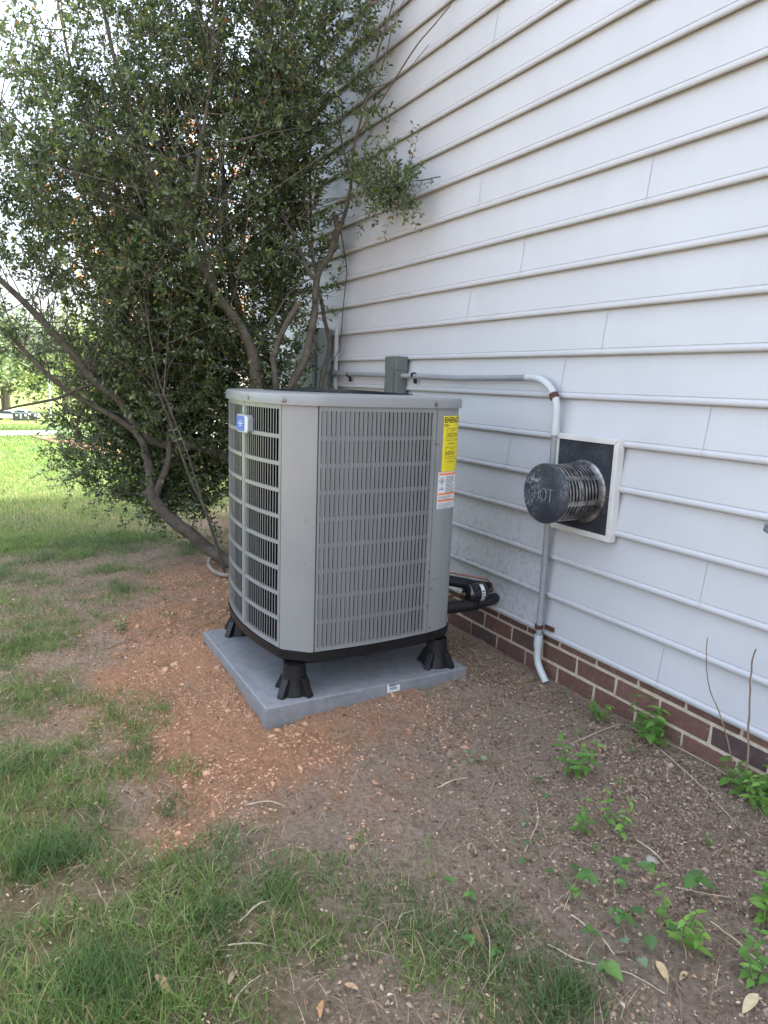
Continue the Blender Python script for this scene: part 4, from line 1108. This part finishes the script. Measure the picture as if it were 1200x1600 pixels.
pal = np.array([(.20, .14, .10), (.325, .24, .178), (.12, .083, .062), (.37, .285, .21), (.42, .28, .185), (.30, .26, .23)])
C0 = pal[rg.choice(6, n, p=[.36, .24, .26, .06, .06, .02])]*rg.uniform(.7, 1.2, (n, 1))
V, F, C = lumps(P, s, C0)
tag(link('soil_crumbs', big_mesh('soil_crumbs', V, F, M_litter, False, C)), 'brown soil crumbs and small stones scattered before the brick foundation', 'soil', kind='stuff')
# flat chips, dead leaf bits and mulch
x, y = scatter(40000, -6.5, -.3, -3.0, -.02); den, cl = zones(x, y)
wp = np.clip(.16+.9*np.exp(-((y+.08)/.42)**2)*(x > -4.0)+.4*np.clip((x+1.9), 0, 1)+.25*(den > .15), 0, 1)
ok = rg.random(len(x)) < wp*np.clip(1-.75*cl, .12, 1)*(1-.85*np.exp(-(((x+1.98)/.52)**2+((y+1.28)/.40)**2)))
x, y = x[ok], y[ok]; P = on_ground(x, y); P[:, 2] += rg.uniform(.002, .009, len(P)); vis = inview(P, 120); P = P[vis]; n = len(P)
az = rg.random(n)*6.28; D = np.stack([np.cos(az), np.sin(az), rg.normal(size=n)*.18], -1); D /= np.linalg.norm(D, axis=1, keepdims=True)
Nn = np.stack([rg.normal(size=n)*.35, rg.normal(size=n)*.35, np.ones(n)], -1); Nn -= D*(Nn*D).sum(1, keepdims=True); Nn /= np.linalg.norm(Nn, axis=1, keepdims=True)
sz = .007+.015*rg.random(n)**2.2
V, F = leaves_np(P, D, Nn, sz, .48, .25)
pal = np.array([(.40, .31, .21), (.52, .43, .32), (.20, .135, .095), (.34, .23, .15), (.12, .088, .066), (.60, .54, .45)])
C0 = pal[rg.choice(6, n, p=[.22, .12, .27, .22, .155, .015])]*rg.uniform(.75, 1.2, (n, 1))
tag(link('leaf_litter', big_mesh('leaf_litter', V, F, M_litter, False, np.repeat(C0, 6, 0))), 'dry leaf scraps and bark chips strewn over the soil', 'leaf litter', kind='stuff')
# thin needles / straw strewn on the bed
n = 1700
x, y = scatter(n, -3.6, -.4, -2.3, -.03); P = on_ground(x, y)+np.array([0, 0, .006]); n = len(P)
V, F, C = blades(P, rg.uniform(.03, .10, n), rg.uniform(.001, .0022, n), rg.uniform(1.0, 1.3, n), np.array([.30, .22, .15])*rg.uniform(.5, 1.45, (n, 1)), 2)
tag(link('dead_stems', big_mesh('dead_stems', V, F, M_litter, False, C)), 'fine broken dead stems over the soil bed', 'dead stems', kind='stuff')

# ------------------------------------------------------------------ weeds
def weed_leaf(kind, col, sh=0):
    if kind == 'mint': m_, W, ser = 6, .52, .10
    elif kind == 'round': m_, W, ser = 5, .86, .05
    else: m_, W, ser = 6, .74, .16
    V = []; F = []; Cc = []
    for i in range(m_+1):
        t_ = i/m_; wv = W*.5*(math.sin(math.pi*min(1, t_*.96+.04)**.75))*(1+ser*(1 if i % 2 else -1)) if 0 < i < m_ else .012
        droop = -.22*t_**2
        for sgn in (-1, 0, 1):
            V.append((sgn*wv, t_-(ser*.3 if sgn and i % 2 else 0), droop+abs(sgn)*wv*.35+.02*math.sin(9*t_)*abs(sgn)))
            Cc.append(np.array(col)*(1.12 if sgn == 0 else 1)*(1-.1*t_))
    for i in range(m_):
        for s_ in (0, 1): F.append((3*i+s_, 3*i+s_+1, 3*i+s_+4, 3*i+s_+3))
    return big_mesh('leaf', np.array(V), np.array(F), M_weed, True, np.array(Cc))
WL = {('mint', 0): weed_leaf('mint', (.11, .23, .045)), ('mint', 1): weed_leaf('mint', (.16, .30, .055)), ('round', 0): weed_leaf('round', (.07, .14, .042)),
      ('tri', 0): weed_leaf('tri', (.08, .17, .042)), ('tri', 1): weed_leaf('tri', (.12, .23, .05)), ('pale', 0): weed_leaf('round', (.17, .24, .14)), ('mint', 2): weed_leaf('mint', (.055, .12, .03))}
def leaf_obj(me, par, base, az, el, s, roll=0):
    return link('leaf', me, par, base, (el, roll, az-math.pi/2), (s, s, s))
def weed(px, py, kind, size, label, n=None, tint=0):
    p = atZ(px, py, -.02); p[2] = float(ground_h(p[0], p[1]))
    p[1] = min(p[1], -.05)
    o = empty('weed', tuple(p), random.uniform(0, 6.28), label, 'weed', 'weeds on the soil bed')
    if kind == 'mint':
        ns_ = n or 3
        for s_ in range(ns_):
            az0 = random.uniform(0, 6.28); r_ = size*.35*(s_ > 0)*random.uniform(.5, 1.1)
            bx, by = r_*math.cos(az0), r_*math.sin(az0); H = size*random.uniform(.55, 1.0)
            tx, ty = bx+H*.3*math.cos(az0), by+H*.3*math.sin(az0)
            MB().tube([(bx, by, -.01), ((bx+tx)/2, (by+ty)/2, H*.5), (tx, ty, H)], [.0022, .0018, .001], 5).obj('stem', M_brownstick if random.random() < .4 else pmatgreen, o)
            lv = max(2, int(H/.028))
            for k in range(lv):
                u_ = (k+.8)/lv; a0 = random.uniform(0, .6)+k*math.pi/2
                for q in (0, math.pi):
                    leaf_obj(WL[('mint', tint if random.random() < .7 else (1 if k == lv-1 else 0))], o, (bx+(tx-bx)*u_, by+(ty-by)*u_, H*u_), a0+q+random.uniform(-.3, .3), random.uniform(-.1, .45), size*random.uniform(.26, .40)*(1.05-.35*u_), random.uniform(-.25, .25))
    elif kind in ('tri', 'round', 'pale'):
        ns_ = n or 3
        for s_ in range(ns_):
            az0 = s_*6.28/ns_+random.uniform(-.5, .5); H = size*random.uniform(.3, .6); d_ = size*random.uniform(.3, .75)*(ns_ > 1)
            tx, ty = d_*math.cos(az0), d_*math.sin(az0)
            MB().tube([(0, 0, -.008), (tx*.5, ty*.5, H*.75), (tx, ty, H)], [.0014, .0012, .0009], 4).obj('stem', pmatgreen, o)
            for q in ((-1.75, 0, 1.75) if kind == 'tri' else (0,)):
                leaf_obj(WL[(kind, random.choice((0, 0, 1)) if kind == 'tri' else 0)], o, (tx, ty, H), az0+q+random.uniform(-.2, .2), random.uniform(-.25, .3), size*random.uniform(.30, .58)*(1 if q == 0 else .8), random.uniform(-.3, .3))
    return o
pmatgreen = pmat('green_stem', (.09, .15, .04), (.13, .17, .06), .6, scale=20)
random.seed(11)
WEEDS = [
 (940,1125,'mint',.11,'low spreading green weed against the bricks left of the taller mint-like one',8,0),
 (1012,1155,'mint',.20,'upright mint-like weed standing against the brick foundation',5,0),
 (912,1145,'mint',.05,'tiny pale green sprout left of the low spreading weed by bricks',2,1),
 (912,1078,'mint',.05,'small bright sprout at the brick base right of the conduit end',2,1),
 (890,1210,'mint',.16,'bushy green weed in open soil below the conduit end',4,0),
 (845,1232,'round',.075,'single dark leaf clump left below the bushy weed',2,0),
 (972,1225,'mint',.045,'small lone sprout in soil below the upright mint-like weed',2,1),
 (980,1182,'mint',.075,'small sprout among straw just below the brick-side weeds',2,0),
 (1040,1172,'mint',.085,'small weed at the right foot of the upright mint-like one',2,0),
 (920,1295,'mint',.12,'left of two neighbouring mint-like weeds in mid soil bed',3,0),
 (967,1295,'mint',.12,'right of two neighbouring mint-like weeds in mid soil bed',4,1),
 (932,1330,'mint',.05,'tiny weed just below the two neighbouring mint-like weeds',2,0),
 (817,1278,'pale',.05,'flat pale leaves on bare soil left of the mint-like pair',2,0),
 (835,1318,'round',.05,'small two-leaf weed below the flat pale leaves',2,0),
 (825,1345,'round',.05,'small sprout beside a long straw in the bed middle',2,0),
 (882,1378,'round',.08,'broad dark green leaf clump at left of the three-leaf weeds',3,0),
 (945,1385,'tri',.10,'topmost three-leaf weed in the lower soil bed',2,0),
 (972,1395,'tri',.075,'three-leaf weed just right of the topmost one',1,0),
 (930,1425,'tri',.08,'three-leaf weed directly above the large single leaf',2,0),
 (965,1452,'tri',.12,'large single serrated leaf cluster in the lower soil bed',1,0),
 (1042,1385,'tri',.12,'dark four-lobed weed right of centre in the soil bed',2,0),
 (1067,1465,'mint',.13,'bright-topped leafy weed in the lower right soil bed',4,1),
 (1010,1460,'round',.085,'round-leafed weed between the large leaf and bright-topped weed',3,0),
 (920,1490,'tri',.10,'three-leaf weed nearest the grass edge at the bottom of the bed',2,0),
 (990,1498,'pale',.07,'grey-green curled leaf weed below the round-leafed one',2,0),
 (1110,1318,'mint',.05,'tiny sprout in open soil toward the right side',2,0),
 (1163,1245,'mint',.16,'large bushy weed against the bricks at the right edge',6,0),
 (1192,1275,'mint',.13,'bushy weed cut by the right edge below the bricks',4,1),
 (1192,1450,'mint',.16,'big bright weed cut by the right edge in the lower bed',5,1),
 (1180,1545,'mint',.12,'lowest weed at the right edge of the bed',4,0),
 (760,1490,'tri',.07,'three-leaf weed at the grass edge near the bottom centre',2,0),
 (722,1398,'tri',.06,'small three-leaf weed in thin grass at the bed edge',2,0),
 (740,1188,'pale',.055,'flat pale rosette on bare soil in front of the pad',4,0),
 (667,1100,'mint',.045,'tiny sprout in front of the pad sticker',2,0),
 (265,965,'mint',.07,'dark cut sprig lying on soil left of the pad',3,2),
 (190,985,'mint',.10,'dark leafy cut sprig on soil further left of the pad',5,2),
 (110,1000,'round',.06,'small leafy sprig in the sparse grass at far left',3,0),
]
for a in WEEDS: weed(a[0], a[1], a[2], a[3], a[4], a[5], a[6])

# ------------------------------------------------------------------ bare upright stems by the wall
def stem(name, pts, r0, r1, mat, label, cat, group=None, n=6):
    P = catmull(pts, 4); P = P+rg.normal(size=P.shape)*r0*.3
    o = MB().tube(list(P), list(np.linspace(r0, r1, len(P))), n).obj(name, mat, None, smooth=True)
    return tag(o, label, cat, group)
stem('dead_stem', [atY(1145, 1190, -.06), atY(1128, 1125, -.05), atY(1110, 1080, -.05), atY(1104, 1045, -.05), atY(1105, 996, -.05)], .0030, .0016, M_brownstick, 'thinner left one of two bare stems against the white siding', 'stem', 'bare stems by the wall')
stem('dead_stem', [atY(1168, 1215, -.07), atY(1169, 1150, -.06), atY(1172, 1090, -.05), atY(1174, 1040, -.05), atY(1181, 1013, -.05)], .0042, .0024, M_brownstick, 'thicker right one of two bare stems against the white siding', 'stem', 'bare stems by the wall')
G = lambda x, y, up=.008: (lambda p: np.array([p[0], min(p[1], -.02), float(ground_h(p[0], p[1]))+up]))(atZ(x, y, -.02))
TW = [([(820,1330),(840,1285),(838,1250)], .0022, 'straw', 'pale straw lying upright across the bed left of the mint-like pair'),
 ([(683,1228),(710,1222),(732,1212)], .003, 'straw', 'short pale twig on bare soil in front of the pad'),
 ([(890,1160),(960,1140),(1000,1128)], .0018, 'straw', 'thin straw leaning over the low spreading brick-side weed'),
 ([(1012,1130),(1050,1195),(1100,1240),(1160,1300)], .0022, 'straw', 'long pale stalk running down right from the upright mint-like weed'),
 ([(1030,1120),(1085,1170),(1150,1230),(1198,1290)], .0022, 'straw', 'long pale stalk under the bricks toward the right edge'),
 ([(994,1316),(1020,1340),(1046,1358)], .0026, 'straw', 'pale straw ending at the dark four-lobed weed'),
 ([(1055,1388),(1100,1398),(1140,1402)], .0022, 'straw', 'pale straw pointing right from the dark four-lobed weed'),
 ([(893,1428),(935,1465),(960,1492)], .0026, 'straw', 'pale straw slanting beside the large single leaf'),
 ([(857,1475),(910,1510),(985,1520),(1040,1555)], .0022, 'straw', 'long thin runner along the bottom edge of the bed'),
 ([(1110,1440),(1150,1480),(1198,1515)], .0025, 'straw', 'tan stalk slanting to the right edge above the lowest weed'),
 ([(1137,1468),(1118,1520),(1108,1585)], .0025, 'brown', 'brown stick standing out toward the bottom right corner'),
 ([(1055,1535),(1062,1570),(1066,1600)], .0040, 'brown', 'dark brown twig at the bottom right of the bed'),
 ([(904,1360),(905,1400),(905,1450)], .0020, 'brown', 'straight brown stem in the bed left of the three-leaf weeds'),
 ([(1020,1465),(1050,1435),(1085,1425)], .0030, 'brown', 'curved brown twig above the bright-topped weed'),
 ([(1155,1290),(1140,1310),(1120,1340)], .0040, 'brown', 'dark stick below the bushy weed at the bricks'),
 ([(635,1172),(640,1205),(652,1240)], .0022, 'brown', 'thin dark twig on bare soil below the pad front edge'),
 ([(385,1252),(420,1253),(446,1258)], .0030, 'straw', 'pale twig on clay at the grass edge below the pad corner'),
 ([(372,1444),(400,1425),(427,1405)], .0030, 'straw', 'pale stick in the grass at bottom centre left'),
 ([(355,1476),(395,1478),(435,1482)], .0024, 'straw', 'thin pale stick lying level in the bottom grass'),
 ([(150,1570),(190,1545),(235,1520)], .0036, 'brown', 'grey-brown stick in thick grass at bottom left'),
 ([(360,1585),(375,1550),(410,1520)], .0026, 'straw', 'thin curved stalk in grass at the bottom centre'),
 ([(755,1440),(765,1480),(763,1530)], .0024, 'straw', 'straight straw at the bed edge above the bottom grass'),
 ([(290,1020),(305,985),(345,965)], .0030, 'brown', 'curved twig on soil at the back left corner of the pad'),
 ([(165,1010),(240,985),(355,945)], .0028, 'brown', 'long thin twig lying from the left sprig toward the pad'),
]
for pts, r0, k, lab in TW:
    P = [G(x_, y_, .006+.012*(i == 1)) for i, (x_, y_) in enumerate(pts)]
    stem('twig', P, r0, r0*.55, M_straw if k == 'straw' else M_brownstick, lab, 'twig', 'twigs lying on the ground', 5)
# curled dry leaves
def dryleaf(px, py, s, az, label, col):
    V = []; F = []; m_ = 7
    for i in range(m_+1):
        t_ = i/m_; wv = .24*math.sin(math.pi*t_)**.7 if 0 < i < m_ else .01
        for sg in (-1, -.5, 0, .5, 1): V.append((sg*wv, t_, .22*sg*sg*math.sin(math.pi*t_)+.15*t_*t_))
    for i in range(m_):
        for q in range(4): F.append((5*i+q, 5*i+q+1, 5*i+q+6, 5*i+q+5))
    me = big_mesh('dry_leaf', np.array(V), np.array(F), M_litter, True, np.tile(np.array(col), (len(V), 1))*rg.uniform(.85, 1.15, (len(V), 1)))
    o = link('dry_leaf', me, None, tuple(G(px, py, .006)), (random.uniform(-.2, .2), random.uniform(-.5, .5), az), (s*.62, s*.8, s*.8)); tag(o, label, 'leaf', 'fallen dry leaves')
for a in ((1045,1535,.075,1.2,'tan curled leaf left of the bottom right twig',(.50,.39,.22)),(1062,1532,.05,.2,'small tan curled leaf touching the bottom right twig',(.46,.36,.21)),(1160,1585,.085,.1,'long cream curled leaf at the bottom right corner',(.52,.44,.28)),
 (355,1535,.06,.7,'pale pinkish dry leaf in the bottom grass',(.46,.35,.27)),(262,1560,.09,1.9,'wide tan dry leaf half hidden in bottom left grass',(.42,.29,.17)),(500,1592,.05,.9,'orange dry leaf at the bottom edge',(.42,.24,.12)),
 (65,1055,.07,2.0,'brown curled leaf on soil at left',(.26,.15,.09)),(104,990,.055,1.5,'pale dry leaf on soil above the left grass',(.46,.36,.29)),(1010,1255,.05,1.0,'pale leaf scrap in mid bed soil',(.40,.32,.25)),(758,1478,.08,1.5,'brown bark strip at the grass edge',(.24,.15,.09)),
 (262,1460,.03,.4,'bright yellow-green fallen leaf in the grass',(.35,.42,.10)),(560,1545,.045,2.4,'tan leaf in the bottom centre grass',(.44,.31,.18))):
    dryleaf(*a)

# ------------------------------------------------------------------ far side of the lawn
def slab(name, pts, z0, z1, mat):
    mb = MB().prism(pts, z0, z1); mb.v = [(x_, y_, z_+.03+float(ground_h(x_, y_)) if x_ < -9 else z_) for x_, y_, z_ in mb.v]
    return tag(mb.obj(name, mat), kind='structure')
slab('concrete_path', [(-18.1, -12), (-17.1, -12), (-18.2, -.9), (-19.4, -.9)], -.10, -.012, M_conc)
slab('driveway', [(-19.4, .35), (-14.5, .75), (-13.2, 2.2), (-13.2, 9), (-19.4, 9)], -.10, -.010, pmat('pale_concrete', (.62, .61, .58), (.70, .69, .66), .85, scale=3))
def bed_material(): return pmat('bed_mulch', (.16, .075, .045), (.30, .16, .10), .95, scale=30, bump=.8, bscale=40)
M_bed = bed_material()
slab('mulch_bed', [(-17.6, -1.75), (-15.3, -1.2), (-11.6, -.35), (-11.4, .6), (-14.2, .72), (-17.2, .2)], -.10, .0, M_bed)
# strap-leaved clump
def clump(px, py, label, n=130):
    p = atZ(px, py, -.02); o = empty('strap_leaf_clump', tuple(p), 0, label, 'plant')
    az = rg.random(n)*6.28; V, F, C = blades(np.stack([rg.normal(size=n)*.08, rg.normal(size=n)*.08, np.zeros(n)], -1), rg.uniform(.35, .65, n), rg.uniform(.016, .028, n), rg.uniform(.4, 1.05, n), np.array([.16, .24, .13])*rg.uniform(.6, 1.3, (n, 1)), 4)
    link('foliage', big_mesh('foliage', V, F, M_grass, True, C), o)
clump(100, 688, 'pale strap-leaved clump at the end of the concrete path'); clump(128, 692, 'second strap-leaved clump right of the path end', 60)
# low brown bush by the bed
# pole
def far_at(px, X): 
    p = atX(px, 640, X); return float(p[0]), float(p[1]), float(ground_h(p[0], p[1]))
pp = far_at(79, -24)
po = empty('white_pole', pp, 0, 'thin white pole standing in the far lawn', 'pole')
MB().tube([(0, 0, 0), (0, 0, 1.9)], .03, 10).obj('shaft', M_conwhite, po, smooth=True); MB().tube([(0, 0, 1.9), (0, 0, 1.95)], [.055, .02], 10).obj('pole_cap', M_conwhite, po)
# bins
M_bin = pmat('bin_grey', (.045, .05, .06), (.06, .065, .075), .5); M_lid = pmat('bin_lid', (.03, .06, .05), None, .5)
def bin_(px, py, label, w_=.80):
    p = far_at(px, -98); o = empty('wheeled_bin', p, random.uniform(-.2, .2), label, 'bin', 'bins across the lawn')
    s = w_/2
    MB().prism([(-s*.8, -s*.8), (s*.8, -s*.8), (s*.8, s*.8), (-s*.8, s*.8)], .05, .95, [(-s, -s), (s, -s), (s, s), (-s, s)]).obj('bin_body', M_bin, o, bevel=.02)
    MB().prism([(-s*1.08, -s*1.08), (s*1.1, -s*1.08), (s*1.1, s*1.08), (-s*1.08, s*1.08)], .955, 1.05, [(-s*.9, -s*.9), (s*.9, -s*.9), (s*.9, s*.9), (-s*.9, s*.9)]).obj('lid', M_lid, o)
    for q in (-1, 1): MB().tube([(-s*.8, q*s*.75-.04, .11), (-s*.8, q*s*.75+.04, .11)], .11, 12).obj('wheel', M_black, o)
    MB().box((s*.97, -s*.1, .62), (s*1.0, s*.55, .85)).obj('white_plate', M_white_l, o)
bin_(25, 650, 'leftmost of three dark bins across the lawn'); bin_(38, 650, 'middle of three dark bins across the lawn'); bin_(53, 651, 'rightmost of three dark bins across the lawn, with dark green lid')
# parked cars
def car(px, py, rz, colr, label):
    p = far_at(px, py); o = empty('parked_car', p, rz, label, 'car', 'cars parked beyond the bins')
    mt = pmat('car_paint', colr, None, .25, .1, coat=.6); mg = pmat('car_glass', (.03, .035, .04), None, .1)
    side = [(-2.2, .35), (2.2, .35), (2.25, .7), (2.0, .85), (1.1, .95), (.5, 1.42), (-1.3, 1.45), (-2.1, .98), (-2.25, .8)]
    V = [(x_, -.88, z_) for x_, z_ in side]+[(x_, .88, z_) for x_, z_ in side]; n = len(side)
    V = [(x_, y_*(.82 if z_ > 1.2 else 1), z_) for x_, y_, z_ in V]
    MB().add(V, [tuple(range(n)), tuple(range(2*n-1, n-1, -1))]+[(i, n+i, n+(i+1) % n, (i+1) % n) for i in range(n)]).obj('body', mt, o, bevel=.05)
    for sy in (-1, 1):
        MB().add([(.95, sy*.885, .98), (.45, sy*.76, 1.36), (-1.2, sy*.76, 1.38), (-1.8, sy*.88, 1.0)], [(0, 1, 2, 3) if sy > 0 else (3, 2, 1, 0)]).obj('side_window', mg, o)
        for xx in (-1.4, 1.4):
            wh = MB().tube([(xx, sy*.70, .33), (xx, sy*.90, .33)], .33, 18).obj('wheel', M_black, o)
            MB().tube([(xx, sy*.89, .33), (xx, sy*.91, .33)], .2, 12).obj('rim', M_conduit, wh)
    MB().add([(1.13, -.75, .97), (1.13, .75, .97), (.56, .64, 1.38), (.56, -.64, 1.38)], [(0, 1, 2, 3)]).obj('windscreen', mg, o)
car(14, -108, 1.2, (.75, .76, .78), 'white car parked at the far left beyond the bins'); car(36, -112, 1.1, (.70, .71, .72), 'pale car parked right behind the bins')
# far house across the lawn
fh = empty('far_house', (-62, 17, float(ground_h(-62, 17))), .25, 'white house across the lawn seen through the shrub', 'house')
M_fh = pmat('far_white_wall', (.74, .74, .72), (.80, .80, .78), .7, scale=1)
MB().box((-5, -9, 0), (5, 9, 3.2)).obj('wall', M_fh, fh)
MB().add([(5.5, -9.5, 3.1), (5.5, 9.5, 3.1), (0, 9.5, 5.4), (0, -9.5, 5.4), (-5.5, -9.5, 3.1), (-5.5, 9.5, 3.1)], [(0, 1, 2, 3), (3, 2, 5, 4), (0, 3, 4), (1, 5, 2), (0, 4, 5, 1)]).obj('roof', pmat('far_roof', (.18, .17, .165), (.24, .22, .21), .9), fh)
for yy in (-7, -3.5, 1.5, 5.5):
    wn = MB().box((4.98, yy-.6, 1.0), (5.05, yy+.6, 2.3)).obj('window', M_trim, fh); MB().box((5.03, yy-.5, 1.1), (5.08, yy+.5, 2.2)).obj('pane', pmat('far_glass', (.03, .035, .04), None, .1), wn)
MB().box((4.98, -1.4, 0), (5.06, -.5, 2.1)).obj('door', pmat('far_door', (.10, .16, .30), None, .5), fh)
# far trees
def far_tree(name, x, y, h, r_, colr, label, n=2600, bare=0):
    o = empty(name, (x, y, float(ground_h(x, y))), random.uniform(0, 6), label, 'tree', 'trees beyond the lawn')
    MB().tube([(0, 0, -.2), (.05, .0, h*.3), (-.1, .1, h*.6), (0, 0, h*.9)], [r_*.10, r_*.08, r_*.05, .03], 8).obj('trunk', M_bark, o, smooth=True)
    br = MB()
    cen = []
    for k in range(16):
        a_ = random.uniform(0, 6.28); zz = h*random.uniform(.06, .75); L_ = r_*random.uniform(.6, 1.0)
        e = (L_*math.cos(a_), L_*math.sin(a_), min(h*.97, zz+L_*.55)); cen.append(e)
        br.tube([(0, 0, zz), (e[0]*.5, e[1]*.5, (zz+e[2])/2-.1), e], [r_*.035, r_*.022, .015], 5)
    br.obj('limbs', M_bark, o)
    cen += [(0, 0, h*.95), (0, 0, h*.75)]
    cen = np.array(cen); ci = rg.integers(0, len(cen), n)
    d_ = rg.normal(size=(n, 3)); d_ /= np.linalg.norm(d_, axis=1, keepdims=True)
    P = cen[ci]+d_*(rg.random(n)**.5)[:, None]*r_*np.array([.52, .52, .42])
    D = rg.normal(size=(n, 3)); D /= np.linalg.norm(D, axis=1, keepdims=True)
    Nn = rg.normal(size=(n, 3))+np.array([0, 0, .8]); Nn -= D*(Nn*D).sum(1, keepdims=True); Nn /= np.linalg.norm(Nn, axis=1, keepdims=True)
    V, F = leaves_np(P, D, Nn, r_*rg.uniform(.06, .12, n), .6, .2)
    link('crown', big_mesh('crown', V, F, M_grass, True, np.repeat(np.array(colr)*rg.uniform(.6, 1.35, (n, 1)), 6, 0)), o)
for a in (('leafy_tree', -96, -7, 13, 6, (.11, .16, .07), 'green tree at far left beyond the parked cars'), ('leafy_tree', -118, -1, 15, 7, (.09, .14, .05), 'second green tree beyond the bins'),
          ('leafy_tree', -85, 6, 12, 5, (.16, .20, .06), 'yellow-green tree behind the white pole'), ('leafy_tree', -90, 32, 15, 7, (.10, .15, .06), 'tall tree behind the far white house'),
          ('leafy_tree', -128, 8, 13, 7, (.12, .17, .07), 'round green tree on the far horizon behind the pole'), ('leafy_tree', -126, -7, 12, 7, (.13, .18, .08), 'pale green tree on the far horizon behind the cars'),
          ('budding_tree', -20, 2.6, 8.5, 3.0, (.36, .19, .10), 'orange-leaved tree showing through the top of the shrub'), ('leafy_tree', -120, -14, 16, 8, (.08, .13, .05), 'tall dark tree furthest left on the horizon')):
    far_tree(*a, n=1300 if a[0] == 'budding_tree' else 2600)
